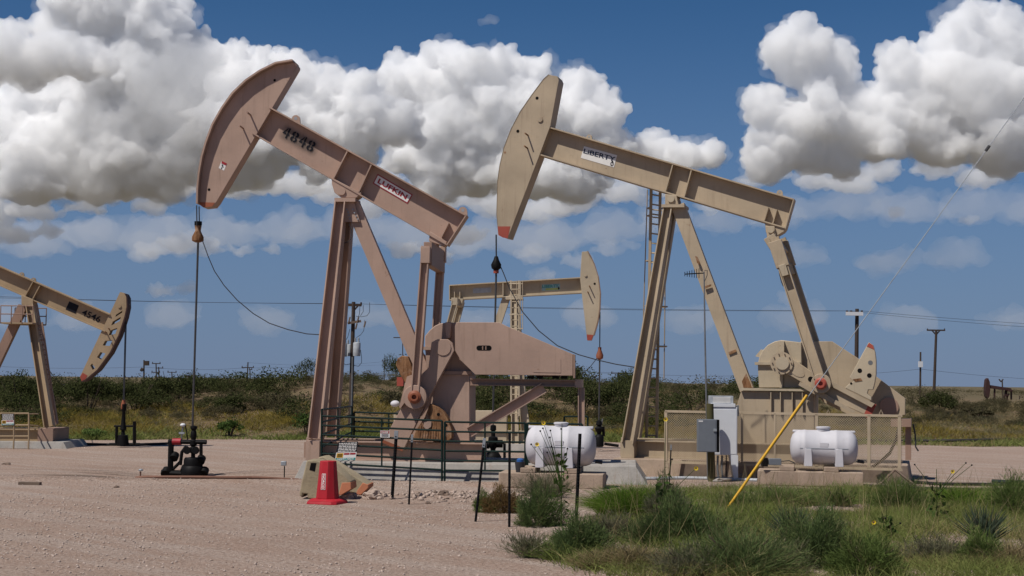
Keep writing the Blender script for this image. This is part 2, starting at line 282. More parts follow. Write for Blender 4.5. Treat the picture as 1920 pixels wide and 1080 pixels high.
# ------------------------------------------------------------------ clouds: closed bodies filled with a real scattering volume
def cloud_mat(name, dens):
    m = bpy.data.materials.new(name); m.use_nodes = True; n = m.node_tree; n.nodes.clear(); o = n.nodes.new('ShaderNodeOutputMaterial')
    v = n.nodes.new('ShaderNodeVolumeScatter'); v.inputs['Color'].default_value = (.984, .990, .999, 1); v.inputs['Density'].default_value = dens; v.inputs['Anisotropy'].default_value = .15
    n.links.new(v.outputs[0], o.inputs['Volume']); return m
def cloud(label, Y, blobs, dens, seed, sub_=26, vox=3.2, gs=7, flat=1.0, low=-.5, rough=1.0, fringe=False):
    rnd = random.Random(seed); s = Y / F
    ico = bmesh.new(); bmesh.ops.create_icosphere(ico, subdivisions=2, radius=1)
    IV = np.array([v.co[:] for v in ico.verts]); IF = np.array([[v.index for v in f.verts] for f in ico.faces]); ico.free(); sph = []
    def rd():
        a = rnd.uniform(0, 2 * PI); z = rnd.uniform(low, 1); q = math.sqrt(max(0, 1 - z * z)); return np.array((q * math.cos(a), q * math.sin(a) * .8, z))
    for px, py, r in blobs:
        c = np.array(at(px, py, Y + rnd.uniform(-.5, .5) * r * s)); r = r * s; sph.append((c, r * .92))
        for k in range(sub_):
            d = rd() * (1, 1, flat); rr = r * rnd.uniform(.14, .42); c2 = c + d * r * rnd.uniform(.75, 1.0); sph.append((c2, rr))
            for j in range(gs):
                e = rd() + d * .5; e /= np.linalg.norm(e); sph.append((c2 + e * (1, 1, flat) * rr * rnd.uniform(.8, 1.05), rr * rnd.uniform(.25, .5)))
    V = np.concatenate([IV * r * np.array((1, 1, flat * rnd.uniform(.75, 1))) + c for c, r in sph]); Fc = np.concatenate([IF + len(IV) * i for i in range(len(sph))])
    me = raw_mesh('cloud', V, None, Fc); o = bpy.data.objects.new('cloud', me); C.objects.link(o)
    m = o.modifiers.new('r', 'REMESH'); m.mode = 'VOXEL'; m.voxel_size = vox * s
    for ty, sz, st in (('CLOUDS', 80, 26), ('CLOUDS', 26, 20), ('VORONOI', 15, 10), ('CLOUDS', 8, 8)):
        t = bpy.data.textures.new('billow', ty); t.noise_scale = sz * s; st *= rough
        if ty == 'CLOUDS': t.noise_depth = 2; ml = .5
        else: t.distance_metric = 'DISTANCE_SQUARED'; ml = .35; st = -st
        m = o.modifiers.new('d', 'DISPLACE'); m.texture = t; m.texture_coords = 'GLOBAL'; m.strength = st * s; m.mid_level = ml
    m = o.modifiers.new('r', 'REMESH'); m.mode = 'VOXEL'; m.voxel_size = vox * .8 * s
    dg = bpy.context.evaluated_depsgraph_get(); me2 = bpy.data.meshes.new_from_object(o.evaluated_get(dg)); o.modifiers.clear(); o.data = me2; bpy.data.meshes.remove(me)
    bm = bmesh.new(); bm.from_mesh(me2)                              # drop bubbles closed inside the body
    seen = set(); kill = []
    for f in bm.faces:
        if f in seen: continue
        st_, comp = [f], []; seen.add(f)
        while st_:
            g = st_.pop(); comp.append(g)
            for e in g.edges:
                for h in e.link_faces:
                    if h not in seen: seen.add(h); st_.append(h)
        vol = sum(g.calc_center_median().dot(g.normal) * g.calc_area() for g in comp) / 3
        if vol <= 0 or len(comp) < 60: kill += comp
    bmesh.ops.delete(bm, geom=kill, context='FACES'); bm.to_mesh(me2); bm.free()
    me2.materials.clear(); me2.materials.append(cloud_mat('cloud_vapour', dens)); me2.polygons.foreach_set('use_smooth', [True] * len(me2.polygons))
    if fringe: cloud('thin vapour fringe round the ' + label[:70].rsplit(' ', 1)[0], Y, [(a, b, r * 1.04) for a, b, r in blobs], dens * .13, seed + 50, 16, 4.5, 5, flat, low, 1.9, False)
    return tag(o, label, None, 'clouds', 'stuff')
cloud('tall white cumulus tower filling the upper left of the sky', 2700, [(200, 10, 95), (110, 60, 55), (285, 40, 75), (250, 130, 85), (190, 190, 90), (330, 110, 60), (400, 150, 70), (470, 140, 60), (330, 200, 110), (540, 150, 55), (610, 180, 55), (440, 240, 95), (560, 240, 85), (680, 215, 60), (660, 270, 60), (740, 240, 50), (230, 280, 90), (110, 280, 90), (10, 250, 80), (340, 300, 70), (480, 310, 55), (600, 310, 40), (60, 330, 70), (180, 335, 70), (300, 335, 60), (420, 330, 45)], .065, 1, fringe=True)
cloud('grey shaded cumulus in front of the white tower', 2300, [(30, 100, 60), (100, 110, 60), (160, 120, 45), (-40, 110, 70), (60, 140, 40), (200, 125, 30)], .05, 5, flat=.85, fringe=True)
cloud('bulging white cumulus behind the two horseheads', 3200, [(760, 160, 55), (800, 170, 70), (865, 140, 62), (930, 150, 60), (985, 150, 45), (850, 230, 85), (950, 240, 85), (1010, 220, 60), (1095, 175, 42), (1130, 200, 40), (1100, 230, 60), (1060, 280, 70), (880, 310, 75), (980, 320, 70), (790, 290, 60), (1150, 280, 45), (1220, 285, 38), (1280, 295, 34), (1330, 290, 24), (820, 350, 50), (1080, 340, 60)], .06, 2, fringe=True)
cloud('broad white cumulus bank in the upper right of the sky', 3000, [(1500, 110, 65), (1545, 135, 55), (1470, 100, 40), (1440, 205, 40), (1480, 230, 50), (1545, 225, 65), (1600, 200, 45), (1690, 130, 50), (1720, 200, 85), (1800, 80, 60), (1860, 70, 60), (1920, 100, 70), (1960, 180, 90), (1840, 180, 95), (1640, 250, 75), (1760, 270, 65), (1880, 270, 70), (1460, 280, 55), (1530, 290, 50), (1430, 320, 35), (1580, 305, 40)], .05, 3, fringe=True)
cloud('flat grey band of cloud low on the left', 4200, [(30, 345, 70), (130, 345, 70), (220, 345, 65), (320, 350, 60), (420, 345, 55), (500, 345, 50), (570, 350, 40), (640, 345, 40), (-40, 390, 60), (60, 395, 50), (160, 390, 34), (280, 385, 30), (90, 435, 26), (20, 440, 34)], .022, 7, flat=.55)
cloud('pale grey cloud base behind the right horsehead', 4600, [(700, 340, 55), (820, 370, 60), (940, 380, 60), (1060, 380, 60), (1160, 360, 50), (620, 360, 40), (1250, 350, 36), (1330, 390, 22), (760, 470, 34), (820, 480, 30), (870, 440, 40), (690, 390, 40), (1000, 400, 40)], .014, 8, flat=.55)
cloud('thin grey cloud streak low beside the left polished rod', 4400, [(280, 475, 30), (330, 462, 36), (390, 465, 30), (450, 470, 24), (510, 468, 20), (300, 545, 26), (350, 540, 20)], .010, 9, flat=.6)
cloud('soft grey cloud base under the right cumulus bank', 4500, [(1440, 330, 36), (1540, 335, 45), (1650, 320, 45), (1760, 320, 45), (1880, 310, 45), (1680, 400, 16), (1810, 415, 16), (1400, 345, 26), (1590, 345, 40), (1830, 335, 45)], .014, 10, flat=.5)
cloud('faint cloud puffs low behind the back pumpjack', 5000, [(1000, 480, 34), (1080, 490, 30), (1140, 470, 24), (1020, 520, 30), (1420, 420, 20), (1180, 460, 18), (920, 40, 12), (905, 42, 9), (1480, 560, 20)], .005, 12, flat=.6)

cloud('pale veil of thin cloud low behind the left and centre pumpjacks', 6500, [(-40, 440, 70), (60, 450, 75), (180, 440, 70), (300, 450, 75), (420, 440, 70), (540, 430, 70), (660, 430, 70), (780, 440, 75), (900, 450, 75), (1020, 450, 75), (1140, 430, 65), (1250, 410, 55)], .0022, 21, 14, 6, 4, .55, -.5, 1.5)
cloud('pale veil of thin cloud low on the right', 6800, [(1350, 410, 55), (1460, 400, 65), (1580, 390, 70), (1700, 390, 70), (1820, 385, 70), (1940, 390, 70), (1500, 480, 50), (1660, 490, 55), (1800, 480, 50)], .0018, 22, 14, 6, 4, .55, -.5, 1.5)
cloud('faint haze cloud just above the horizon', 7500, [(0, 590, 60), (150, 600, 60), (320, 590, 60), (500, 600, 60), (700, 590, 60), (900, 600, 60), (1100, 590, 60), (1300, 600, 60), (1500, 600, 60), (1700, 600, 60), (1900, 600, 60)], .0014, 23, 10, 7, 3, .5, -.5, 1.5)
# ------------------------------------------------------------------ pumpjack pieces shared by all units
def quad_uz(fr, px, v): return [Vector(q) for q in fr.uz(px, v)]
def V3(a, v): return Vector((a[0], v, a[1]))
def walking_beam(fr, root, px, hw, mat, tail_right=True, gus=()):
    """px: top-left, top-right, bottom-right, bottom-left of the beam in the photo"""
    q = [Vector(a) for a in fr.uz(px, -hw)]; t = .035
    ax = (q[1] - q[0]).normalized(); dn = (q[3] - q[0]); dn = (dn - ax * dn.dot(ax)).normalized()
    m = MB(); m.prism([q[0] + dn * t, q[1] + dn * t, q[2] - dn * t, q[3] - dn * t], -.014, .014)
    m.prism([q[0], q[1], q[1] + dn * t, q[0] + dn * t], -hw, hw); m.prism([q[3] - dn * t, q[2] - dn * t, q[2], q[3]], -hw, hw)
    o = m.build('walking_beam', mat, root)
    e = MB(); (a, b) = (q[1], q[2]) if tail_right else (q[0], q[3]); sg = 1 if tail_right else -1
    e.prism([a + ax * .003 * sg, a + ax * .03 * sg, b + ax * .03 * sg, b + ax * .003 * sg], -hw * .98, hw * .98); e.build('end_plate', mat, o)
    return o, q, ax, dn
def stiffener(fr, beam, a, b, hw, mat, w_=.03):
    p, q = [Vector(x) for x in fr.uz([a, b], -hw)]; d = (q - p).normalized(); n = Vector((-d.y, d.x)) * w_ / 2
    m = MB(); c = d * .036
    for s0, s1 in ((-hw * .96, -.016), (.016, hw * .96)): m.prism([p - n + c, p + n + c, q + n - c, q - n - c], s0, s1)
    return m.build('stiffener', mat, beam)
def lug(fr, beam, px, mat, r=.11):
    a = fr.p(*px, 0); m = MB(); m.prism([(a.x + r * math.cos(t), a.z + r * math.sin(t)) for t in np.linspace(0, PI, 9)] + [(a.x - r * 1.1, a.z - .14), (a.x + r * 1.1, a.z - .14)], -.03, .03)
    o = m.build('lifting_eye', mat, beam); h = MB(); h.cyl((a.x, -.034, a.z + .02), (a.x, .034, a.z + .02), r * .38, 12); h.build('eye_hole', M['galv'], o)
def horsehead(fr, root, pts, arc, hb, ha, mat, tip=None, rim=.05, arcmat=None, tipmat=None):
    """pts: outline; arc: indices of the curved face; hb half width of the box, ha half width of the curved plate"""
    q = [Vector(a) for a in fr.uz(pts, -hb)]; n = len(q); cen = sum(q, Vector((0, 0))) / n
    head = MB().prism(q, -hb, hb).build('horsehead', mat, root, bevel=.008)
    a = [q[i] for i in arc]; outv = []; inn = []
    for i, p in enumerate(a):
        d = (a[min(i + 1, len(a) - 1)] - a[max(i - 1, 0)]).normalized(); nn = Vector((-d.y, d.x)); nn = nn if nn.dot(p - cen) > 0 else -nn
        outv.append(p + nn * rim); inn.append(p + nn * .004)
    MB().prism(outv + inn[::-1], -ha, ha).build('curved_plate', arcmat or mat, head)
    if tip:
        tq = [Vector(x) for x in fr.uz(tip, -hb)]; c2 = sum(tq, Vector((0, 0))) / len(tq)
        m = MB(); m.prism(tq, -hb - .006, -hb - .002); m.build('painted_tip', tipmat or M['redtip'], head)
    return head
def disc(fr, parent, px, v, r, mat, name, depth=.03, n=18):
    a = fr.p(px[0], px[1], v); return MB().cyl((a.x, v - depth, a.z), (a.x, v + .004, a.z), r, n).build(name, mat, parent)
def pin(fr, parent, px, v, ln, mat):
    a = fr.p(px[0], px[1], v); return MB().tube([(a.x, v + .01, a.z), (a.x - .01, v - ln, a.z + .02)], .022, 8).build('hanger_pin', mat, parent)
def poly(fr, parent, px, v0, v1, mat, name, bevel=0.0):
    return MB().prism(fr.uz(px, v0), v0, v1).build(name, mat, parent, bevel)
def ipost(fr, parent, a, b, va, vb, dep, bf, mat, name, k=1.0, tw=.02):
    return MB().ibar(fr.p(*a, va), fr.p(*b, vb), dep, bf, .03, tw, (1, 0, 0), k).build(name, mat, parent)
def label_panel(fr, parent, px, v, words, pm, im, border=None, bold=.03, box=(.06, .94, .2, .8), name='name_plate'):
    q = [fr.p(a, b, v) for a, b in px]; nrm = Vector((0, -1, 0))
    o = plate(MB(), q, nrm, .012).build(name, border or pm, parent); ov = .002
    if border: plate(MB(), sub(q, .025, .975, .10, .90), nrm, .003, .004).build('panel_face', pm, o); ov = .004
    text_on(MB(), words, sub(q, *box), nrm, ov + .004, bold).build('lettering', im, o); return o, q
def stencil4(mb, q, n):
    for pl in ([(0, .38), (.52, .98), (.52, .80), (.30, .48), (.52, .48), (.52, .30), (0, .30)], [(.62, 1), (.86, 1), (.86, .48), (1, .48), (1, .30), (.86, .30), (.86, 0), (.62, 0)]):
        mb.add([(q[3] * (1 - x) + q[2] * x) * (1 - y) + (q[0] * (1 - x) + q[1] * x) * y + n for x, y in pl], [tuple(range(len(pl)))])
def stencil8(mb, q, n):
    def P(x, y): return (q[3] * (1 - x) + q[2] * x) * (1 - y) + (q[0] * (1 - x) + q[1] * x) * y + n
    for cy, ry, segs in ((.735, .265, ((-70, 80), (100, 250))), (.26, .26, ((-260, -100), (-80, 80)))):
        for a0, a1 in segs:
            ts = np.radians(np.linspace(a0, a1, 12)); o = [P(.5 + .5 * math.cos(t), cy + ry * math.sin(t)) for t in ts]; i = [P(.5 + .2 * math.cos(t), cy + ry * .42 * math.sin(t)) for t in ts]
            mb.add(o + i, [(k, k + 1, 13 + k, 12 + k) for k in range(11)])
def catenary(a, b, sag, n=14):
    a = Vector(a); b = Vector(b); return [a.lerp(b, t) - Vector((0, 0, sag * 4 * t * (1 - t))) for t in np.linspace(0, 1, n)]
def wellhead(name, fr, px, label, rod_top, mat, scale=1.0, extra=()):
    """christmas-tree stack under a polished rod; px: list of (y, radius_px) down the stack at x"""
    root = empty(name, fr, label, 'wellhead'); x0, prof, sc_ = px; k = .0; a = fr.p(x0, prof[0][0]); 
    pr = [(r * sc_, fr.p(x0, y).z - fr.p(x0, prof[-1][0]).z) for y, r in prof][::-1]; b = fr.p(x0, prof[-1][0])
    MB().lathe((b.x, 0, b.z), pr, 16).build('valve_stack', mat, root)
    MB().tube([(a.x, 0, a.z - .05), fr.p(*rod_top)], .028, 8).build('polished_rod', M['rod'], root)
    return root
# ------------------------------------------------------------------ front left pumpjack, pink tan, 4848
O = at(730, 878, 35.0); fA = Frame(O.x, O.y, R(-5)); P_ = M['pink']; PD = M['pink_dark']
A = empty('pumpjack', fA, 'pink tan pumpjack numbered 4848 with a rusty counterweight', 'pumpjack', 'pumpjacks')
bm_, q, ax, dn = walking_beam(fA, A, [(505, 199.5), (873, 402), (836, 459), (472, 250)], .24, P_)
stiffener(fA, bm_, (652, 281), (624, 336), .24, P_); stiffener(fA, bm_, (697, 306), (671, 362), .24, P_)
stiffener(fA, bm_, (842, 415), (826, 447), .2, P_, .025)
lug(fA, bm_, (555, 224), P_); lug(fA, bm_, (868, 396), P_)
hd = horsehead(fA, A, [(381, 389), (374.5, 383), (375, 355), (378, 325), (383, 296), (391, 268), (403, 236), (420, 206), (440, 178), (465, 154), (490, 137), (520, 122), (551, 117), (556, 121), (556, 126), (405, 380), (399, 387)], range(1, 13), .2, .36, P_, [(375.5, 379), (375, 384), (381, 389), (398, 387), (403, 380)], .05, tipmat=M['orange'])
disc(fA, hd, (515, 150.5), -.2, .035, M['hole'], 'bolt_hole', .004); disc(fA, hd, (392, 355.5), -.2, .035, M['hole'], 'bolt_hole', .004)  # flat dark discs painted in for the shade of the holes
pin(fA, hd, (470, 216), -.2, .30, PD); pin(fA, hd, (456, 241), -.2, .30, PD)
stq = [fA.p(a, b, -.2) for a, b in ((415, 303), (425, 308), (420, 320), (410, 315))]
so = plate(MB(), stq, (0, -1, 0), .003, .004).build('warning_sticker', M['signwhite'], hd); plate(MB(), sub(stq, .1, .98, -.12, .22), (0, -1, 0), .003, .008).build('red_band', M['red'], so)
ik = MB(); plate(ik, sub(stq, .3, .55, .3, .48), (0, -1, 0), .002, .007); plate(ik, sub(stq, .4, .75, .52, .62), (0, -1, 0), .002, .007); plate(ik, sub(stq, .42, .58, .68, .95), (0, -1, 0), .002, .007); ik.build('symbol', M['ink'], so)
# stencilled number with grey overspray
nn = Vector((0, -.008, 0)); nm = MB()
c0, c1, c2, c3 = [fA.p(a, b, -.02) for a, b in ((536, 236), (594, 268), (585, 286.5), (527, 254.5))]
for k in range(4):
    (stencil4 if k % 2 == 0 else stencil8)(nm, sub([c0, c1, c2, c3], k * .262, k * .262 + .205, 0, 1), nn)
nm.build('stencilled_number', M['ink'], bm_)
def halo_mat():
    m, t, b = mat_new('overspray_stain'); x = t.nodes.new('ShaderNodeAttribute'); x.attribute_name = 'tint'; t.links.new(x.outputs['Fac'], b.inputs['Alpha']); b.inputs['Base Color'].default_value = (.15, .12, .10, 1); b.inputs['Roughness'].default_value = .8; return m
hx, hy = np.meshgrid(np.linspace(-.12, 1.16, 33), np.linspace(-.35, 1.45, 19)); hq = [np.array(p) for p in (c0, c1, c2, c3)]
hV = (hq[0] * (1 - hx[..., None]) + hq[1] * hx[..., None]) * (1 - hy[..., None]) + (hq[3] * (1 - hx[..., None]) + hq[2] * hx[..., None]) * hy[..., None] + np.array((0, -.003, 0))
hd_ = np.maximum(np.abs(hx - .52) - .42, 0) / .22; hd2 = np.maximum(np.abs(hy - .55) - .38, 0) / .5; ha_ = .55 * np.clip(1 - np.sqrt(hd_ ** 2 + hd2 ** 2), 0, 1) ** 1.3
ii = np.arange(33 * 19).reshape(19, 33); hm_ = raw_mesh('overspray_stain', hV.reshape(-1, 3), np.stack([ii[:-1, :-1], ii[:-1, 1:], ii[1:, 1:], ii[1:, :-1]], -1).reshape(-1, 4), None, halo_mat(), ha_.ravel())
ho = bpy.data.objects.new('overspray_stain', hm_); C.objects.link(ho); ho.parent = bm_
label_panel(fA, bm_, [(708, 326), (774, 365), (764, 382), (699, 344)], -.022, 'LUFKIN', M['signwhite'], M['red'], M['red'], .035, (.09, .91, .27, .74))
# samson post
lg = dict(tw=.03)
ipost(fA, A, (592, 822), (640, 380), -1.05, -.16, .32, .44, P_, 'post_leg', .85); ipost(fA, A, (623, 818), (655, 380), 1.05, .16, .28, .42, P_, 'post_leg', .85)
rl = MB().bar(fA.p(884, 905, .0), fA.p(661, 383, 0), .34, .26, (1, 0, 0)); rl = MB().bar(fA.p(803, 720, .0), fA.p(661, 383, 0), .36, .28, (1, 0, 0)); rl.build('rear_leg', P_, A)
poly(fA, A, [(627, 371), (666, 371), (666, 378), (627, 378)], -.34, .34, P_, 'post_cap')
g = poly(fA, A, [(646, 378.5), (664, 378.5), (675, 416), (645, 416)], -.2, -.185, P_, 'gusset_plate')
for a, b in ((650, 393), (653, 398), (654, 404), (656, 410), (662, 393), (665, 399), (668, 405), (671, 411)): p = fA.p(a, b, -.2); MB().cyl((p.x, -.225, p.z), (p.x, -.2, p.z), .022, 8).build('bolt', M['galv'], g)
sb = poly(fA, A, [(622, 333), (678, 362), (668, 371), (640, 371), (627, 361), (622, 345)], -.22, .22, P_, 'saddle_bearing', .012)
disc(fA, sb, (641, 359), -.22, .095, P_, 'bearing_cap', .035)
# tail bearing, equalizer and pitmans
tb = poly(fA, A, [(806, 434), (838, 453), (833, 462), (804, 452)], -.2, .2, P_, 'tail_bearing', .01); poly(fA, tb, [(809, 449), (822, 453), (820, 470), (808, 468)], -.12, .12, P_, 'bearing_block', .01); disc(fA, tb, (814, 459), -.12, .07, P_, 'bearing_cap')
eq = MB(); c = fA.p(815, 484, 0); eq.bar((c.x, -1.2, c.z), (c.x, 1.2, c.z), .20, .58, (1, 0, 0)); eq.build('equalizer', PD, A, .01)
for v, a, b in ((-1.22, (799, 462), (779, 735)), (1.15, (828, 462), (811, 730))):
    p0 = fA.p(*a, v); p1 = fA.p(*b, v); o = MB().ibar(p0, p1, .20, .24, .03, .05, (1, 0, 0)).build('pitman_arm', P_, A)
    MB().box((p0.x, v, p0.z - .22), (.23, .27, .40)).build('arm_socket', P_, o, .01)
    w_ = MB(); w_.cyl((p1.x, v - .1, p1.z - .12), (p1.x, v + .1, p1.z - .12), .29, 24); w_.build('wrist_pin_boss', P_, o, .01)
    MB().lathe((p1.x, v - .1, p1.z - .12), [(.16, -.004), (.16, .07), (.10, .10), (.10, .12), (.06, .12), (.05, .04)], 18, (0, -1, 0)).build('wrist_pin', M['orange'], o)
# cranks with counterweights
for v, dx, dy in ((-1.02, 0, 0), (.86, 30, -4)):
    S = lambda L: [(a + dx, b + dy) for a, b in L]
    k = poly(fA, A, S([(809, 642), (820, 636), (839, 636), (848, 643), (852, 657), (803, 748), (756, 845), (717, 829), (757, 757), (792, 700), (803, 690)]), v, v + .2, P_, 'crank', .012)
    disc(fA, k, (831 + dx, 652 + dy), v, .19, P_, 'shaft_boss', .02)
    poly(fA, k, S([(719.5, 825), (756.5, 840), (754, 846.5), (716, 829.5)]), v - .004, v + .1, M['orange'], 'painted_tip')
    poly(fA, k, S([(763, 706), (774, 702), (768, 742), (751, 765), (748, 764)]), v - .12, v + .0, P_, 'crank_rib')
    if v < 0:
        cw = MB(); L = [(806, 757), (820, 763), (831, 772), (840, 786), (847, 806), (847, 821), (840, 827), (801, 828), (774, 822), (780, 806), (796, 783)]; cw.prism(fA.uz(L, v - .16), v - .16, v + .22)
        for t in np.linspace(.08, .92, 11):
            a = (785 + 55 * t, 797 + 6 * t); b = (781 + 60 * t, 826); p0 = fA.p(*a, v - .16); p1 = fA.p(*b, v - .16); cw.bar((p0.x, v - .16, p0.z), (p1.x, v - .16, p1.z),   .03, .02)
        cwo = cw.build('counterweight', M['rusty'], k, .02)
        for a in ((822, 777), (836, 797), (800, 789)): disc(fA, cwo, a, v - .16, .04, M['hole'], 'bolt_hole', .004)
        poly(fA, cwo, [(795, 792), (802, 786), (809, 790), (808, 800), (800, 806), (794, 800)], v - .19, v - .16, P_, 'cast_boss')
    poly(fA, k, S([(742, 684), (745, 672), (754, 667), (764, 668), (774, 690), (774, 702), (760, 719), (752, 706)]), v + .02, v + .3, M['rusty'], 'lead_counterweight', .02)
# gear reducer, pedestal, belt guard
gr = MB(); gr.prism(fA.uz([(797, 636), (797, 630), (805, 620), (815, 611), (825, 606.5), (836, 605), (856, 605), (884, 640), (884, 700), (828, 700), (800, 690), (797, 655)], -.62), -.62, .62); gro = gr.build('gear_reducer', P_, A, .015)
poly(fA, gro, [(793, 650), (810, 650), (810, 656), (793, 656)], -.68, .68, P_, 'housing_flange'); poly(fA, gro, [(835, 604), (846, 604), (844, 634), (836, 634)], -.80, -.62, P_, 'shaft_housing', .01)
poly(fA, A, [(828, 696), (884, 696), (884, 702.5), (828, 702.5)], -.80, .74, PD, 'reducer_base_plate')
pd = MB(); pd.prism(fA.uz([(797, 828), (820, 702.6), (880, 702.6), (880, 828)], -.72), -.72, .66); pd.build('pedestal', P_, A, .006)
gq = [(853, 612), (856, 604), (936, 604.5), (950, 611.5), (1074, 664), (1074, 704.5), (891, 702.5), (864, 676), (853, 657)]
bg_ = poly(fA, A, gq, -.98, -.66, P_, 'belt_guard', .008)
s_ = fA.uz([(898, 652.5), (917, 652.5)], -.98); sl = MB(); rr = .062
sl.prism([(s_[0][0] + rr * math.cos(t), s_[0][1] + rr * math.sin(t)) for t in np.linspace(PI / 2, 1.5 * PI, 8)] + [(s_[1][0] + rr * math.cos(t), s_[1][1] + rr * math.sin(t)) for t in np.linspace(-PI / 2, PI / 2, 8)], -.984, -.979); slo = sl.build('vent_slot', M['hole'], bg_)  # thin dark plate stands for the shade inside the slot
for a in (905, 911): p = fA.p(a, 652.5, -.98); MB().box((p.x, -.986, p.z), (.025, .004, .09)).build('slot_bar', PD, slo)
pq = [fA.p(a, b, -.98) for a, b in ((1000, 673.5), (1051.5, 673.5), (1051.5, 699), (1000, 698))]; plate(MB(), pq, (0, -1, 0), .01, .008).build('access_panel', P_, bg_)
poly(fA, bg_, [(1074.6, 664), (1078, 665), (1078, 709), (1074.6, 709)], -1.0, -.64, PD, 'guard_end')
# motor rails at the tail
MB().ibar(fA.p(882, 716, -.72), fA.p(1080, 719, -.72), .17, .2, .025, .02, (0, 0, 1)).build('motor_rail', PD, A); MB().ibar(fA.p(882, 716, .55), fA.p(1080, 719, .55), .17, .2, .025, .02, (0, 0, 1)).build('motor_rail', PD, A)
MB().box(fA.p(1086, 719, -.05), (.16, 1.5, .2)).build('cross_rail', P_, A)
MB().ibar(fA.p(1090, 727, -.68), fA.p(1090, 862, -.68), .16, .16, .02, .02).build('tail_post', P_, A); MB().ibar(fA.p(1090, 727, .6), fA.p(1090, 860, .6), .16, .16, .02, .02).build('tail_post', P_, A)
MB().ibar(fA.p(1020, 727, -.72), fA.p(880, 810, -.72), .26, .2, .025, .02, (1, 0, 1)).build('diagonal_brace', P_, A)
mo = MB(); c = fA.p(1030, 706, 0); mo.cyl((c.x, -.5, c.z + .24), (c.x, .35, c.z + .24), .2, 20); mo.box((c.x, -.1, c.z + .02), (.6, .8, .06)); mo.build('motor', PD, A)
for x in (995, 1012, 1042, 1058): p = fA.p(x, 707.5, -.72); MB().box((p.x, -.72, p.z), (.16, .16, .07)).build('motor_foot', M['black'], A)
for v in (-.78, .78):
    a = fA.p(578, 844, v); b = fA.p(905, 846, v); MB().ibar((a.x, v, .655), (b.x, v, .655), .47, .26, .03, .02, (0, 0, 1)).build('skid_beam', P_, A)
for x in (590, 700, 800, 900): a = fA.p(x, 845, 0); MB().box((a.x, 0, .655), (.18, 1.53, .38)).build('skid_crossmember', PD, A)
for v in (-1.0, 1.0):
    a = fA.p(589, 842, v); f_ = MB(); f_.box((a.x, v, .66), (.34, .36, .47)); f_.build('post_foot', P_, A)
# bridle, carrier bar and load cable
hb = fA.p(371, 386, 0); ct = fA.p(371.5, 424, 0)
for v in (-.1, .1): MB().tube([(hb.x + .0, v, hb.z), (ct.x, v, ct.z)], .016, 6).build('bridle_cable', M['cable'], A)
cb = MB().lathe((ct.x, 0, ct.z - .42), [(.06, 0), (.15, .04), (.15, .14), (.07, .30), (.09, .42), (.06, .45)], 14); cbo = cb.build('carrier_bar', M['rusty'], A); MB().cyl((ct.x, 0, ct.z + .02), (ct.x, 0, ct.z + .12), .1, 10).build('clamp', M['black'], cbo)
lc = [fA.p(a, b, -.1) for a, b in ((380, 452), (390, 480), (402, 508), (420, 535), (445, 563), (475, 588), (505, 606), (540, 618), (575, 626), (607, 628))]; MB().tube(lc, .012, 6).build('load_cable', M['cable'], A)
MB().tube([fA.p(a, b, -.35) for a, b in ((655, 420), (659, 432), (660, 445), (655, 452), (645, 456))], .01, 6).build('grease_line', M['cable'], A)
# concrete pad
a, b = fA.p(561, 880, -1.4).x, fA.p(1196, 885, -1.4).x
cp = MB().hull([(a - .12, -1.6, -.1), (b + .30, -1.6, -.1), (b + .30, 1.6, -.1), (a - .12, 1.6, -.1)], [(a + .1, -1.42, .42), (b - .05, -1.42, .42), (b - .05, 1.42, .42), (a + .1, 1.42, .42)])
o = cp.build('concrete_foundation', M['conc'], None, .015, fA.O, fA.phi); tag(o, 'long grey concrete foundation with sloped ends under the pink tan pumpjack', 'foundation', 'concrete foundations')
# ------------------------------------------------------------------ front right pumpjack, beige
O = at(1330, 880, 37.4); fB = Frame(O.x, O.y, R(-17)); P_ = M['beige']
B = empty('pumpjack', fB, 'beige pumpjack with a white lettered panel on its sloping beam and a caged ladder', 'pumpjack', 'pumpjacks')
bm_, q, ax, dn = walking_beam(fB, B, [(1022, 235), (1487, 372), (1471, 428), (1003, 288)], .24, P_)
for a, b in (((1262, 305), (1247, 360)), ((1297, 315), (1282, 371))): stiffener(fB, bm_, a, b, .24, P_)
for a, b in (((1441, 386), (1432, 416)), ((1457, 390), (1448, 421))): stiffener(fB, bm_, a, b, .2, P_, .025)
lug(fB, bm_, (1105, 258), P_, .08); lug(fB, bm_, (1462, 362), P_, .08)
hd = horsehead(fB, B, [(943, 445), (935, 440), (931.5, 403), (932.5, 370), (933, 340), (937.5, 309), (945, 277), (958, 243), (976.5, 208), (998, 177), (1019, 149), (1029, 140), (1045, 143), (1048, 150), (1046, 160), (1032, 236), (1012, 290), (952, 447)], range(1, 12), .26, .27, P_, [(932.8, 424.5), (935, 441), (943, 445.5), (952, 447), (957, 424.5)], .012)
for a in ((1007, 184), (971, 246), (943, 432)): disc(fB, hd, a, -.26, .045, M['hole'], 'bolt_hole', .004)
disc(fB, hd, (1013, 224), -.26, .075, P_, 'welded_boss', .03); disc(fB, hd, (947, 286), -.26, .035, M['rusty'], 'rust_patch', .004, 6)
pin(fB, hd, (990, 254), -.26, .26, M['rusty']); pin(fB, hd, (989, 278), -.26, .26, M['rusty'])
lp, lq = label_panel(fB, bm_, [(1095, 274), (1157, 291), (1151, 314), (1089, 296)], -.022, 'LiBERTY', M['signwhite'], M['navy'], None, .02, (.03, .98, .18, .56))
dr = MB(); cx, cy = .925, .80
dr.add([lq[0] + (lq[1] - lq[0]) * (cx + .05 * x) + (lq[3] - lq[0]) * (cy - .17 * y) + Vector((0, -.007, 0)) for x, y in [(0, 1.75)] + [(math.cos(t), math.sin(t)) for t in np.linspace(.75, -3.89, 16)]], [tuple(range(17))]); dr.build('drop_emblem', M['ink'], lp)
ds = MB()
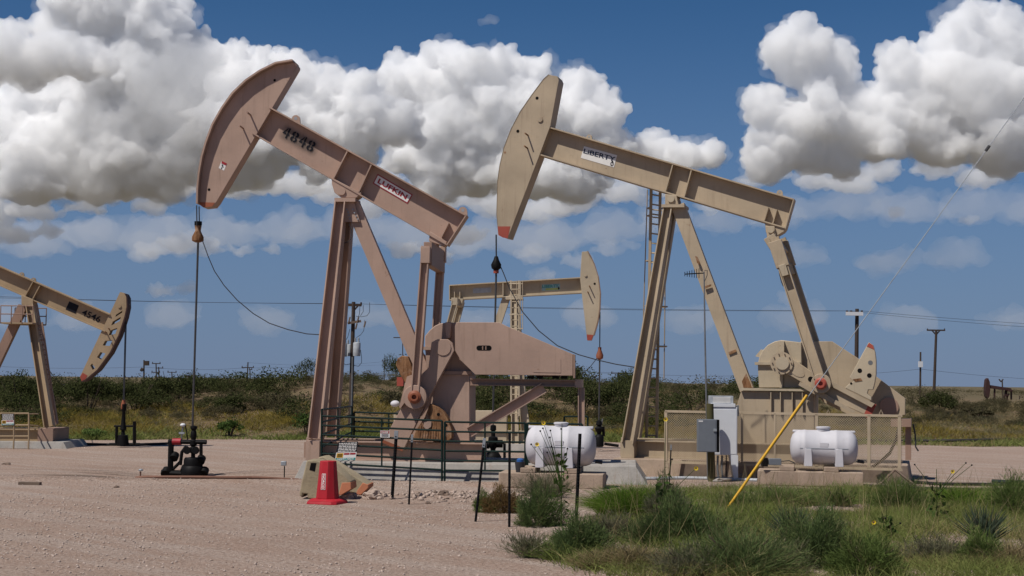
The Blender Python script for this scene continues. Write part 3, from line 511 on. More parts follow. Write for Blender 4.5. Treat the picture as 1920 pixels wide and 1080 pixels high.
for x in (-.5, 0, .5): plate(ds, sub(lq, cx + .05 * x - .007, cx + .05 * x + .007, cy - .09, cy + .07), (0, -1, 0), .001, .009)
ds.build('emblem_stripes', M['signwhite'], lp)
ipost(fB, B, (1179, 832), (1254, 388), -1.0, -.16, .32, .44, P_, 'post_leg', .75); ipost(fB, B, (1191, 826), (1263, 388), 1.0, .16, .26, .40, P_, 'post_leg', .75)
rlb = MB().bar(fB.p(1401, 731, -.2), fB.p(1272, 386, -.05), .36, .28, (1, 0, 0)).build('rear_leg', P_, B)
for L in ([(1303, 480), (1307, 481), (1312, 492), (1311, 496), (1307, 493)], [(1366, 660), (1379, 655), (1381, 659), (1367, 665)], [(1320, 537), (1333, 533), (1333, 536), (1321, 541)], [(1391, 715), (1399, 700), (1406, 716), (1410, 727), (1394, 727)]): poly(fB, rlb, L, -.352, -.30, M['rusty'], 'rust_patch')
poly(fB, B, [(1240, 383), (1283, 383), (1283, 388.5), (1240, 388.5)], -.36, .36, P_, 'post_cap'); sb = poly(fB, B, [(1247, 364), (1268, 366), (1272, 383), (1247, 383)], -.3, .3, P_, 'saddle_bearing', .012); disc(fB, sb, (1258.5, 373), -.3, .095, M['cream'], 'bearing_cap', .05)
poly(fB, B, [(1264, 389), (1279, 389), (1286, 410), (1265, 413)], -.19, -.17, P_, 'gusset_plate')
tb = poly(fB, B, [(1434, 416), (1474, 428), (1470, 434), (1457, 442), (1436, 436)], -.2, .2, P_, 'tail_bearing', .01); poly(fB, tb, [(1436, 424), (1452, 424), (1455, 446), (1438, 446)], -.3, .3, P_, 'bearing_block', .01); disc(fB, tb, (1445.5, 431), -.3, .085, M['cream'], 'bearing_cap', .04)
eq = MB(); c = fB.p(1457, 462, 0); eq.bar((c.x, -1.15, c.z), (c.x, 1.15, c.z), .3, .36, (1, 0, .6)); eq.build('equalizer', P_, B, .01)
for v, a, b in ((-1.18, (1451, 446), (1536, 708)), (1.05, (1464, 448), (1548, 708))):
    p0 = fB.p(*a, v); p1 = fB.p(*b, v); dv = (p1 - p0).normalized(); o = MB().ibar(p0, p1, .27, .24, .03, .05, (1, 0, 0)).build('pitman_arm', P_, B)
    MB().bar(p0 + dv * .1, p0 + dv * .8, .34, .28).build('arm_socket', P_, o, .01); MB().bar(p0 + dv * .75 + Vector((0, -.16, 0)), p0 + dv * 1.05 + Vector((0, -.16, 0)), .18, .12).build('link_block', M['cream'], o, .01)
    e = p1 + dv * .16; MB().cyl((e.x, v - .1, e.z), (e.x, v + .1, e.z), .25, 24).build('wrist_pin_boss', P_, o, .01)
    MB().lathe((e.x, v - .1, e.z), [(.15, -.004), (.15, .08), (.11, .11), (.11, .13), (.06, .13), (.05, .05)], 18, (0, -1, 0)).build('wrist_pin', M['redtip'], o)
p = fB.p(1463, 510, -1.2); MB().tube([fB.p(x, y, -1.2) for x, y in ((1460, 503), (1462, 515), (1465, 528), (1469, 537))], .012, 6).build('grease_line', M['cable'], B)
for v, dx, dy in ((-1.0, 0, 0), (.80, 26, -7)):
    S = lambda L: [(a + dx, b + dy) for a, b in L]
    k = poly(fB, B, S([(1470, 661), (1482, 670), (1526, 700), (1642, 759), (1620, 777), (1538, 739), (1498, 714), (1469, 697), (1455, 694), (1448, 682), (1453, 667), (1462, 661)]), v, v + .2, P_, 'crank', .012)
    disc(fB, k, (1466, 681), v, .29, P_, 'shaft_flange', .05, 28); disc(fB, k, (1467, 681), v - .05, .17, M['cream'], 'shaft_boss', .04, 24)
    for t in np.arange(0, 2 * PI, PI / 5): p = fB.p(1466 + dx, 681 + dy, v - .05); MB().cyl((p.x + .24 * math.cos(t), v - .08, p.z + .24 * math.sin(t)), (p.x + .24 * math.cos(t), v - .05, p.z + .24 * math.sin(t)), .018, 8).build('flange_bolt', M['timber'], k)
    disc(fB, k, (1520 + dx, 711 + dy), v, .07, M['hole'], 'pin_hole', .004)
    sq = fB.p(1495 + dx, 697 + dy, v); sq2 = MB(); a_ = math.atan2(-33, 60)
    sq2.prism([(sq.x + .2 * math.cos(t) * math.cos(a_) - .11 * math.sin(t) * math.sin(a_), sq.z + .2 * math.cos(t) * math.sin(a_) + .11 * math.sin(t) * math.cos(a_)) for t in np.linspace(0, 2 * PI, 24, endpoint=False)], v - .012, v - .003); sq2.build('cast_oval', M['beige'], k)
    poly(fB, k, S([(1553, 712), (1640, 757), (1634, 764), (1548, 719)]), v - .1, v + .0, P_, 'crank_flange'); poly(fB, k, S([(1500, 716), (1536, 732), (1604, 771), (1600, 775), (1530, 741), (1497, 722)]), v - .1, v, P_, 'crank_flange')
    poly(fB, k, S([(1631, 752.5), (1643, 759), (1629, 788), (1620, 777)]), v - .006, v + .205, M['redtip'], 'painted_tip')
    L = S([(1629, 641.6), (1637, 647), (1641, 660), (1643, 676), (1643, 702), (1640, 720), (1637, 731), (1628, 731), (1626, 738), (1634, 744.5), (1634, 752), (1584, 727), (1592.5, 719.5), (1601, 715), (1592.5, 708), (1626, 647)])
    if v > 0: continue
    cw = poly(fB, k, L, v - .12, v + .18, M['cream'], 'counterweight', .015); poly(fB, cw, S([(1629.4, 642.5), (1636.7, 647.4), (1639, 655.5), (1625, 649.5)]), v - .126, v - .122, M['redtip'], 'painted_tip')
    for a, mm in (((1632, 680), 'steel'), ((1612, 695), 'black'), ((1630, 704), 'hole')): disc(fB, cw, (a[0] + dx, a[1] + dy), v - .12, .058, M[mm], 'lifting_hole', .004)  # closed discs, their tones standing for shade and sky in the holes
    disc(fB, cw, (1596, 719), v - .12, .03, M['hole'], 'bolt_hole', .004); poly(fB, cw, S([(1599, 711), (1614, 709), (1617, 714), (1604, 716)]), v - .13, v - .12, M['rusty'], 'rust_patch')
G = [(1423, 727), (1421, 690), (1421, 682), (1424, 669), (1430, 657), (1440, 646.5), (1453, 640), (1465, 637.7), (1481, 639.5), (1502, 642), (1504, 727)]
gr = poly(fB, B, G, -.58, .58, M['cream'], 'gear_reducer', .015); poly(fB, gr, [(1415, 679), (1500, 679), (1500, 684), (1415, 684)], -.66, .66, M['cream'], 'housing_flange'); poly(fB, gr, [(1462, 640), (1470, 640), (1470, 662), (1462, 662)], -.76, -.58, M['cream'], 'shaft_rib'); poly(fB, gr, [(1416, 668), (1427, 655), (1432, 658), (1424, 670)], -.4, .4, M['cream'], 'inspection_cover')
poly(fB, gr, [(1462, 700), (1468, 700), (1468, 727), (1462, 727)], -.64, -.58, M['cream'], 'shaft_rib')
poly(fB, B, [(1388, 727.5), (1534, 730), (1534, 734), (1388, 732)], -.86, .8, M['cream'], 'reducer_base_plate')
pd = MB().prism(fB.uz([(1372, 866), (1380, 765), (1390, 733), (1526, 735), (1526, 870)], -.74), -.74, .7); pdo = pd.build('pedestal', P_, B, .006)
for x in (1446, 1464, 1486, 1505):
    a, b = fB.p(x, 735, -.74), fB.p(x, 776, -.74); MB().prism([(a.x - .012, a.z), (a.x + .012, a.z), (b.x + .012, b.z), (b.x - .012, b.z)], -.84, -.742).build('pedestal_rib', P_, pdo)
bg_ = poly(fB, B, [(1501, 640), (1560, 640), (1609, 672), (1643, 706), (1697, 747), (1697, 778), (1600, 782), (1545, 755), (1501, 705)], -.36, -.02, P_, 'belt_guard', .008)
for v in (-.74, .74):
    a = fB.p(1166, 850, v); b = fB.p(1532, 850, v); MB().ibar((a.x, v, .64), (b.x, v, .64), .46, .28, .03, .02, (0, 0, 1)).build('skid_beam', P_, B)
for x in (1180, 1290, 1400, 1515): a = fB.p(x, 845, 0); MB().box((a.x, 0, .64), (.18, 1.45, .38)).build('skid_crossmember', P_, B)
for v in (-.95, .95): a = fB.p(1179, 846, v); MB().box((a.x, v, .645), (.36, .36, .46)).build('post_foot', P_, B)
MB().bar(fB.p(1703, 785, -.2), fB.p(1703, 862, -.2), .14, .3).build('motor_post', PD, B); MB().box(fB.p(1690, 792, -.2), (.5, .8, .2)).build('motor_slide', PD, B)
mo = MB(); c = fB.p(1668, 762, .1); mo.cyl((c.x, -.4, c.z), (c.x, .6, c.z), .24, 20); mo.build('motor', PD, B)
MB().tube([fB.p(x, y, -.4) for x, y in ((1712, 795), (1716, 815), (1717, 838), (1722, 846))], .02, 6).build('power_cable', M['cable'], B)
# caged ladder behind the post
ld = MB().bar(fB.p(1212, 826, 1.25), fB.p(1221, 355, .5), .075, .06).build('ladder_rail', P_, B); MB().bar(fB.p(1231, 826, 1.25), fB.p(1238, 358, .5), .075, .06).build('ladder_rail', P_, B)
for t in np.linspace(.02, .98, 26):
    a = fB.p(1212, 826, 1.25).lerp(fB.p(1221, 355, .5), t); b = fB.p(1231, 826, 1.25).lerp(fB.p(1238, 358, .5), t); MB().tube([a, b], .022, 6).build('ladder_rung', M['cream'], B)
cg = MB()
for a0, a1 in (((1203, 700), (1214, 356)), ((1245, 710), (1249, 380))): cg.tube([fB.p(*a0, 1.75), fB.p(*a1, 1.0)], .016, 6)
for y, t in ((388, .93), (401, .90), (485, .72), (570, .54), (646, .38)):
    l = fB.p(1212, 826, 1.25).lerp(fB.p(1221, 355, .5), t); r = fB.p(1231, 826, 1.25).lerp(fB.p(1238, 358, .5), t)
    cg.tube([l, l + Vector((-.16, .25, 0)), l + Vector((-.05, .6, 0)), r + Vector((.05, .6, 0)), r + Vector((.2, .25, 0)), r], .02, 6)
cg.build('ladder_cage', P_, B)
hb = fB.p(930.3, 440, 0); ct = fB.p(930.5, 482, 0); MB().tube([(hb.x, 0, hb.z), (ct.x, 0, ct.z)], .022, 6).build('bridle_cable', M['cable'], B)
cb = MB().lathe((ct.x, 0, ct.z - .42), [(.07, 0), (.08, .06), (.13, .10), (.15, .2), (.08, .34), (.05, .44)], 14).build('carrier_bar', M['black'], B); MB().cyl((ct.x, 0, ct.z - .46), (ct.x, 0, ct.z - .38), .08, 10).build('clamp', M['redtip'], cb)
MB().tube([fB.p(a, b, .0) for a, b in ((936, 494), (944, 512), (955, 540), (980, 585), (1010, 620), (1045, 648), (1085, 665), (1120, 675), (1155, 683), (1200, 690))], .014, 6).build('load_cable', M['cable'], B)
a, b = fB.p(1180, 880, -1.3).x, fB.p(1700, 885, -1.3).x
cp = MB().hull([(a - .5, -1.5, -.1), (b + .1, -1.5, -.1), (b + .1, 1.5, -.1), (a - .5, 1.5, -.1)], [(a - .4, -1.4, .41), (b + .02, -1.4, .41), (b + .02, 1.4, .41), (a - .4, 1.4, .41)])
o = cp.build('concrete_foundation', M['conc_tan'], None, .015, fB.O, fB.phi); tag(o, 'tan concrete foundation under the beige pumpjack with the caged ladder', 'foundation', 'concrete foundations')
# ------------------------------------------------------------------ back centre pumpjack facing right
O = at(965, 843, 49.0); fC = Frame(O.x, O.y, R(-5)); P_ = M['cream']
Cc = empty('pumpjack', fC, 'cream pumpjack facing away to the right behind the pink tan belt guard', 'pumpjack', 'pumpjacks')
bm_, q, ax, dn = walking_beam(fC, Cc, [(843.5, 534), (1094, 519.2), (1095, 549.2), (843.5, 562.7)], .2, P_, False)
for a, b in (((943, 528), (943, 557)), ((975, 526), (975, 556))): stiffener(fC, bm_, a, b, .2, P_)
for a, b in (((852, 545), (852, 562)), ((862, 545), (862, 562))): stiffener(fC, bm_, a, b, .18, P_, .025)
hd = horsehead(fC, Cc, [(1101, 638), (1087.5, 522), (1091, 472), (1101, 471), (1107, 481), (1114, 496), (1121, 518), (1125, 549), (1124, 579), (1120.5, 602), (1113, 628), (1109, 638)], range(3, 11), .22, .28, P_, [(1100, 627), (1101, 638), (1109, 638), (1112.5, 628)], .03, M['pink_dark'])
disc(fC, hd, (1115, 532), -.22, .04, M['hole'], 'bolt_hole', .004); disc(fC, hd, (1098, 516), -.22, .05, P_, 'welded_boss', .03)
for a in ((1106, 538), (1103, 549)): pin(fC, hd, a, -.22, .18, M['rusty'])
lp, lq = label_panel(fC, bm_, [(1016, 533.5), (1050, 532), (1050, 544), (1016, 545.5)], -.022, 'LIBERTY', M['paleblue'], M['teal'], None, .02, (.02, .93, .1, .55)); plate(MB(), sub(lq, .2, .98, .62, .92), (0, -1, 0), .002, .004).build('lime_band', M['lime'], lp)
dr = MB(); dr.add([lq[0] + (lq[1] - lq[0]) * (.93 + .045 * x) + (lq[3] - lq[0]) * (.72 - .2 * y) + Vector((0, -.009, 0)) for x, y in [(0, 1.75)] + [(math.cos(t), math.sin(t)) for t in np.linspace(.75, -3.89, 12)]], [tuple(range(13))]); dr.build('drop_emblem', M['ink'], lp)
fq = [fC.p(a, b, -.022) for a, b in ((887, 541), (921, 539), (921, 548), (887, 550))]; plate(MB(), fq, (0, -1, 0), .004, .003).build('faded_patch', M['greybox'], bm_)
ipost(fC, Cc, (966, 835), (964, 560), -.8, -.15, .26, .26, P_, 'post_leg', .8); ipost(fC, Cc, (985, 832), (968, 560), .8, .15, .26, .26, P_, 'post_leg', .8)
MB().bar(fC.p(922, 640, 0), fC.p(949, 560, 0), .26, .22).build('rear_leg', P_, Cc); MB().bar(fC.p(993, 832, -.5), fC.p(972, 700, -.2), .22, .2).build('post_brace', P_, Cc)
poly(fC, Cc, [(948, 556), (978, 554), (980, 562), (948, 562)], -.25, .25, P_, 'saddle_bearing', .01)
for x in (958, 973): MB().bar(fC.p(x, 780, -1.0), fC.p(x, 526, -.8), .05, .05).build('ladder_rail', P_, Cc)
for t in np.linspace(.02, .98, 22): MB().tube([fC.p(958, 780, -1.0).lerp(fC.p(958, 526, -.8), t), fC.p(973, 780, -1.0).lerp(fC.p(973, 526, -.8), t)], .018, 6).build('ladder_rung', P_, Cc)
cg = MB()
for x in (969, 976, 980): cg.tube([fC.p(x, 618, -1.5), fC.p(x, 526, -1.5)], .014, 5)
for y in (532, 560, 590, 616): cg.tube([fC.p(955, y, -.95), fC.p(969, y, -1.5), fC.p(980, y, -1.5), fC.p(976, y, -.95)], .018, 5)
cg.build('ladder_cage', P_, Cc)
for v, a, b in ((-.8, (854, 566), (834, 640)), (.8, (866, 566), (846, 640))): o = MB().ibar(fC.p(*a, v), fC.p(*b, v), .2, .2, .03, .04).build('pitman_arm', P_, Cc)
tb = MB(); c = fC.p(858, 568, 0); tb.bar((c.x, -.9, c.z), (c.x, .9, c.z), .22, .26); tb.build('equalizer', P_, Cc, .01); poly(fC, Cc, [(848, 561), (868, 560), (866, 572), (852, 572)], -.25, .25, P_, 'tail_bearing')
k = poly(fC, Cc, [(762, 706), (772, 706), (800, 770), (780, 800), (750, 760)], -.9, -.7, P_, 'crank', .01); poly(fC, k, [(744, 707), (756, 707), (756, 724), (744, 724)], -.92, -.7, M['redtip'], 'painted_tip')
poly(fC, Cc, [(738, 775), (790, 742), (840, 742), (840, 835), (738, 835)], -.5, .5, P_, 'gear_reducer', .02); MB().ball(fC.p(741, 757, -.6), .13, (1.3, 1, .9)).build('lube_tank', M['white'], Cc)
a, b = fC.p(728, 830, -.8), fC.p(1000, 832, -.8)
for v in (-.7, .7): MB().ibar((a.x, v, .45), (b.x, v, .45), .4, .24, .03, .02, (0, 0, 1)).build('skid_beam', P_, Cc)
poly(fC, Cc, [(890, 770), (950, 770), (950, 830), (890, 830)], -.75, -.3, P_, 'control_housing', .01)
o = MB().hull([(a.x - .3, -1.2, -.1), (b.x + .3, -1.2, -.1), (b.x + .3, 1.2, -.1), (a.x - .3, 1.2, -.1)], [(a.x - .2, -1.1, .25), (b.x + .2, -1.1, .25), (b.x + .2, 1.1, .25), (a.x - .2, 1.1, .25)]).build('concrete_foundation', M['conc'], None, .01, fC.O, fC.phi); tag(o, 'grey concrete foundation under the cream pumpjack at the back of the pad', 'foundation', 'concrete foundations')
hb = fC.p(1125, 585, 0); ct = fC.p(1124.5, 652, 0)
for v in (-.08, .08): MB().tube([(hb.x, v, hb.z), (ct.x, v, ct.z)], .016, 6).build('bridle_cable', M['cable'], Cc)
MB().lathe((ct.x, 0, ct.z - .42), [(.05, 0), (.12, .05), (.13, .16), (.06, .34), (.06, .44)], 12).build('carrier_bar', M['orange'], Cc)
MB().tube([fC.p(a, b, 0) for a, b in ((1119, 672), (1105, 690), (1090, 702))], .014, 5).build('load_cable', M['cable'], Cc)
# ------------------------------------------------------------------ left pumpjack numbered 4546, facing right
O = at(40, 838, 47.5); fD = Frame(O.x, O.y, R(2)); P_ = M['ochre']
D = empty('pumpjack', fD, 'ochre pumpjack numbered 4546 with slots cut in its horsehead', 'pumpjack', 'pumpjacks')
bm_, q, ax, dn = walking_beam(fD, D, [(-150, 434), (206, 589), (196, 622), (-160, 467)], .22, P_, False)
for a, b in (((62, 527), (46, 556)), ((75, 534), (60, 562))): stiffener(fD, bm_, a, b, .22, P_)
lug(fD, bm_, (41, 515), P_, .08); lug(fD, bm_, (63, 525), P_, .08)
nq = [fD.p(a, b, -.02) for a, b in ((157, 579), (191, 594), (186, 605), (152, 590))]
text_on(MB(), '4546', nq, (0, -1, 0), .006, .02).build('stencilled_number', M['ink'], bm_); plate(MB(), [fD.p(a, b, -.02) for a, b in ((130, 565), (148, 573), (142, 588), (123, 580))], (0, -1, 0), .004, .004).build('black_patch', M['ink'], bm_)
# head with six through slots: back web, rim and ribs
ARC = [(228, 548), (234, 550), (237.5, 557), (238, 575), (234, 594), (222.5, 629), (206.5, 661), (183, 693), (160, 712), (153, 715)]
hv = .17
def lerp2(a, b, t): return (a[0] + (b[0] - a[0]) * t, a[1] + (b[1] - a[1]) * t)
def arcp(t):
    t = t * (len(ARC) - 1); i = min(int(t), len(ARC) - 2); return lerp2(ARC[i], ARC[i + 1], t - i)
def backp(t): return lerp2((225, 547.6), (150, 706), t)
SL = [(.345, .37), (.415, .455), (.50, .54), (.585, .625), (.68, .725), (.785, .81)]; hm = MB()
def band(t0, t1, a, b): hm.prism(fD.uz([lerp2(backp(t0), arcp(t0), a), lerp2(backp(t0), arcp(t0), b), lerp2(backp((t0 + t1) / 2), arcp((t0 + t1) / 2), b), lerp2(backp(t1), arcp(t1), b), lerp2(backp(t1), arcp(t1), a)], -hv), -hv, hv)
ts = [0]
for s0, s1 in SL: ts += [s0, s1]
ts.append(1.0)
for i in range(len(ts) - 1):
    if i % 2 == 0:
        for u in range(4): band(ts[i] + (ts[i + 1] - ts[i]) * u / 4, ts[i] + (ts[i + 1] - ts[i]) * (u + 1) / 4, 0, 1)
    else: band(ts[i], ts[i + 1], 0, .42 + .06 * (i % 4 == 1)); band(ts[i], ts[i + 1], .80, 1)
hd = hm.build('horsehead', P_, D)
aq = [Vector(x) for x in fD.uz(ARC[1:], -hv)]; MB().prism([a + Vector((.045, -.02)) for a in aq] + [a + Vector((.004, -.002)) for a in aq][::-1], -.26, .26).build('curved_plate', M['maroon'], hd)
poly(fD, hd, [(155, 699), (150.2, 706), (153, 714.5), (160, 711), (164, 704)], -hv - .006, -hv - .002, M['redtip'], 'painted_tip'); disc(fD, hd, (224, 574), -hv, .06, P_, 'welded_boss', .03)
for a in ((205, 617), (200, 624)): pin(fD, hd, a, -hv, .18, M['rusty'])
sd = poly(fD, D, [(40, 553), (62, 562), (62, 574), (40, 572)], -.25, .25, P_, 'saddle_bearing', .01)
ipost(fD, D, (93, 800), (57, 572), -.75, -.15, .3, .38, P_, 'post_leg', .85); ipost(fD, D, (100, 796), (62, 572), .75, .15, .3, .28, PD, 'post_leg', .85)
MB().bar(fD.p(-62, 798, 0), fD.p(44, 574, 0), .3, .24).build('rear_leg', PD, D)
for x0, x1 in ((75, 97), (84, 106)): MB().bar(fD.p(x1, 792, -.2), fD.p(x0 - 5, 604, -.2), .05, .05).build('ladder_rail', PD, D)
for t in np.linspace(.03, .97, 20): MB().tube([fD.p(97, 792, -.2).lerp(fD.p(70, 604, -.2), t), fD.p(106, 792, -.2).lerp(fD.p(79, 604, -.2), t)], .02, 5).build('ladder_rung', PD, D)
pf = MB(); a, b = fD.p(14, 607, 0), fD.p(74, 603, 0); pf.box(((a.x + b.x) / 2, 0, a.z), (b.x - a.x, 1.5, .05)); pfo = pf.build('service_platform', P_, D)
for v in (-.75, .75):
    hr = MB()
    for z in (.30, .58): hr.tube([(a.x, v, a.z + z), (b.x, v, a.z + z)], .018, 6)
    for x in np.linspace(a.x, b.x, 4): hr.tube([(x, v, a.z), (x, v, a.z + .58)], .018, 6)
    hr.build('handrail', PD, pfo)
a, b = fD.p(-120, 820, -.7), fD.p(103, 820, -.7)
for v in (-.75, .75): MB().ibar((a.x, v, .42), (b.x, v, .42), .4, .26, .03, .02, (0, 0, 1)).build('skid_beam', P_, D)
MB().box((b.x - .25, 0, .42), (.5, 1.9, .44)).build('post_foot', PD, D)
hb = fD.p(236.5, 585, 0); ct = fD.p(232, 750, 0)
for v in (-.07, .07): MB().tube([(hb.x, v, hb.z), (ct.x, v, ct.z)], .016, 6).build('bridle_cable', M['cable'], D)
MB().lathe((ct.x, 0, ct.z - .36), [(.05, 0), (.09, .05), (.09, .2), (.05, .36)], 12).build('carrier_bar', M['orange'], D)
MB().tube(catenary(fD.p(80, 670, .3), fD.p(122, 722, 8), .2), .014, 5).build('load_cable', M['cable'], D)
b2 = fD.p(126, 830, -1.2).x
o = MB().hull([(a.x, -1.35, -.1), (b2 + .1, -1.35, -.1), (b2 + .1, 1.35, -.1), (a.x, 1.35, -.1)], [(a.x, -1.25, .22), (b2 - .12, -1.25, .22), (b2 - .12, 1.25, .22), (a.x, 1.25, .22)]).build('concrete_foundation', M['conc'], None, .01, fD.O, fD.phi); tag(o, 'weathered grey concrete foundation under the pumpjack numbered 4546', 'foundation', 'concrete foundations')

sgd = [fD.O + fD.U * fD.p(a, b, -1.9).x + fD.V * -1.9 + Vector((0, 0, fD.p(a, b, -1.9).z)) for a, b in ((3, 775.5), (26, 775.5), (26, 797), (3, 797.5))]
rf = empty('handrail_fence', fD, 'thin ochre handrail fence in front of the pumpjack numbered 4546', 'fence'); v = -1.86
for a, b in (((-120, 776), (54, 775)), ((-120, 798), (54, 797)), ((-120, 818), (54, 818))): MB().tube([fD.p(*a, v), fD.p(*b, v)], .025, 6).build('rail', P_, rf)
for x in (-110, -60, -2, 26, 54): MB().tube([fD.p(x, 775, v), fD.p(x, 819, v), Vector((fD.p(x, 819, v).x, v, 0))], .028, 6).build('post', P_, rf)
for a, b in (((55, 776), (72, 776)), ((55, 797), (72, 799))): MB().tube([fD.p(*a, v), fD.p(*b, .8)], .022, 6).build('rail', P_, rf)
# ------------------------------------------------------------------ wellheads
def frame_at(px, py, phi=0.0, Y=None):
    o = gp(px, py) if Y is None else at(px, py, Y); return Frame(o.x, o.y, phi, 0)
BK = M['black']
def fp(fr, a, v=0.0): return fr.p(a[0], a[1], v)
def pipe(fr, root, pts, r, mat, name='pipe', v=0.0): return MB().tube([fp(fr, a, v) for a in pts], r, 8).build(name, mat, root)
pA = fA.O + fA.U * fA.p(361, 800, 0).x; fW = Frame(pA.x, pA.y, R(-5)); k = .0136
W = wellhead('wellhead', fW, (361, [(798, 1), (799, 6), (803, 6.5), (807, 4), (811, 5.5), (818, 6), (824, 4), (826, 6.5), (834, 6.5), (837, 4), (840, 8), (848, 8), (850, 4), (857, 4), (858, 15), (862, 17), (873, 17), (876, 20), (888, 22), (894, 20)], k), 'black oily wellhead standing alone left of the pink tan pumpjack', (371.4, 455), BK)
pipe(fW, W, [(319, 893), (321, 826)], .075, BK); pipe(fW, W, [(316, 828), (387, 829)], .06, BK); pipe(fW, W, [(377, 830), (377, 888)], .045, BK); pipe(fW, W, [(303, 886), (345, 888)], .08, BK); pipe(fW, W, [(324, 880), (338, 866)], .04, BK); pipe(fW, W, [(338, 872), (341, 848), (350, 836)], .045, BK); pipe(fW, W, [(370, 884), (383, 885)], .09, BK)
a = fW.p(332, 828, 0); MB().cyl((a.x - .11, 0, a.z), (a.x + .11, 0, a.z), .085, 14).build('red_valve', M['red'], W); pipe(fW, W, [(340, 824), (343, 800)], .022, M['steel'], 'gauge_stem'); pipe(fW, W, [(352, 826), (350, 810), (347, 796)], .016, BK, 'gauge_line')
a = fW.p(343, 797, 0); MB().ball((a.x, 0, a.z), .065, (1.15, 1, .7)).build('gauge', M['white_paint'], W); a = fW.p(341, 812, 0); MB().box((a.x, 0, a.z), (.14, .06, .05)).build('gauge_valve', M['galv'], W)
for x, y in ((353, 844), (369, 844)): a = fW.p(x, y, -.1); MB().lathe((a.x, -.18, a.z), [(.09, 0), (.10, .02), (.09, .04)], 14, (0, -1, 0)).build('handwheel', BK, W)
for x, y in ((312, 884), (327, 856), (347, 880), (377, 862), (383, 884)): a = fW.p(x, y, 0); MB().cyl((a.x, -.06, a.z - .05), (a.x, .06, a.z + .05), .11, 10).build('flange', BK, W)
pB = fB.O + fB.U * fB.p(925, 790, 0).x; fW = Frame(pB.x, pB.y, R(-5))
W = wellhead('wellhead', fW, (924, [(796, 1), (798, 5.5), (806, 6), (808, 4), (818, 4), (820, 9), (830, 10), (838, 8), (842, 5), (846, 5), (849, 12), (856, 16), (866, 17), (872, 17)], .0147), 'black wellhead behind the green pipe fence, under the beige horsehead', (930.3, 512), BK)
for x, y in ((912, 834), (937, 832)): a = fW.p(x, y, 0); MB().cyl((a.x - .08, 0, a.z), (a.x + .08, 0, a.z), .11, 12).build('side_valve', BK, W)
pipe(fW, W, [(937, 832), (946, 832), (946, 868)], .04, BK)
pC = fC.O + fC.U * fC.p(1123, 790, 0).x; fW = Frame(pC.x, pC.y, 0)
W = wellhead('wellhead', fW, (1123, [(788, 2), (790, 5), (796, 6), (799, 3), (803, 8), (808, 6), (814, 3), (816, 7), (820, 9), (836, 9), (838, 7)], .0188), 'small black wellhead beyond the nearer white tank at the pad edge', (1124.5, 668), BK)
pipe(fW, W, [(1131, 800), (1132, 818)], .05, BK); pipe(fW, W, [(1127, 800), (1130, 785)], .025, M['steel'], 'gauge_stem'); pipe(fW, W, [(1133, 832), (1160, 836)], .05, BK)
pD = fD.O + fD.U * fD.p(231, 790, 0).x; fW = Frame(pD.x, pD.y, 0)
W = wellhead('wellhead', fW, (230, [(755, 2), (758, 5), (768, 5), (772, 3), (790, 4), (800, 5), (805, 6), (808, 3), (815, 4), (816, 9), (830, 11), (836, 11)], .0183), 'black wellhead under the slotted ochre horsehead by the grass edge', (232.5, 768), BK)
pipe(fW, W, [(214, 799), (253, 799)], .035, BK); pipe(fW, W, [(219, 800), (218, 832)], .05, BK); pipe(fW, W, [(252, 790), (252, 832)], .06, BK); pipe(fW, W, [(205, 833), (262, 833)], .05, BK)
# ------------------------------------------------------------------ green pipe fence round the pink tan pumpjack
GR = M['green']
def pipe_panel(name, p, label, uprights=2, rails=6, corner=True, group='green pipe fence panels'):
    """p: top-left, top-right, bottom-right, bottom-left in the world"""
    o = (p[0] + p[3]) / 2; root = bpy.data.objects.new(name, None); C.objects.link(root); root.location = (o.x, o.y, 0); tag(root, label, 'fence panel', group); q = [a - Vector((o.x, o.y, 0)) for a in p]
    for i in range(rails):
        t = i / (rails - 1); a = q[0].lerp(q[3], t); b = q[1].lerp(q[2], t)
        MB().tube([a, b], .024, 8).build('rail', GR, root)
    for t in np.linspace(0, 1, uprights):
        a = q[0].lerp(q[1], t); b = q[3].lerp(q[2], t); end = t in (0, 1); b = Vector((b.x, b.y, 0.0)) if end else b
        MB().tube([a, b], .026 if end else .02, 8).build('post', GR, root)
    return root
v = -2.05
def W3(fr, a, v_): return fr.O + fr.U * fr.p(a[0], a[1], v_).x + fr.V * v_ + Vector((0, 0, fr.p(a[0], a[1], v_).z))
g1 = pipe_panel('pipe_fence', [W3(fA, a, v) for a in ((603.5, 780), (829, 789), (829, 881), (603.5, 868))], 'green pipe fence panel with the black safety sign in front of the counterweight', 3)
g2 = pipe_panel('pipe_fence', [W3(fA, a, v) for a in ((834, 791), (985, 793.5), (985, 883), (834, 882))], 'green pipe fence panel left of the nearer white tank', 3)
g2b = pipe_panel('pipe_fence', [W3(fA, a, v) for a in ((989, 793.5), (1092, 795.5), (1092, 886), (989, 884))], 'green pipe fence panel directly behind the nearer white tank', 2)
g3 = pipe_panel('pipe_fence', [W3(fA, (603.5, 768), v), W3(fA, (660, 762), 2.05), W3(fA, (660, 826), 2.05), W3(fA, (603.5, 862), v)], 'green pipe fence panel closing the post end of the enclosure', 3, 5)
g4 = pipe_panel('pipe_fence', [W3(fA, a, 2.1) for a in ((664, 773), (860, 779), (860, 848), (664, 843))], 'green pipe fence panel on the far side behind the crank', 4, 5)
g5 = pipe_panel('pipe_fence', [W3(fA, a, 2.1) for a in ((1058, 781), (1102, 781), (1102, 852), (1058, 850))], 'short green pipe fence panel behind the tail post', 2, 4)
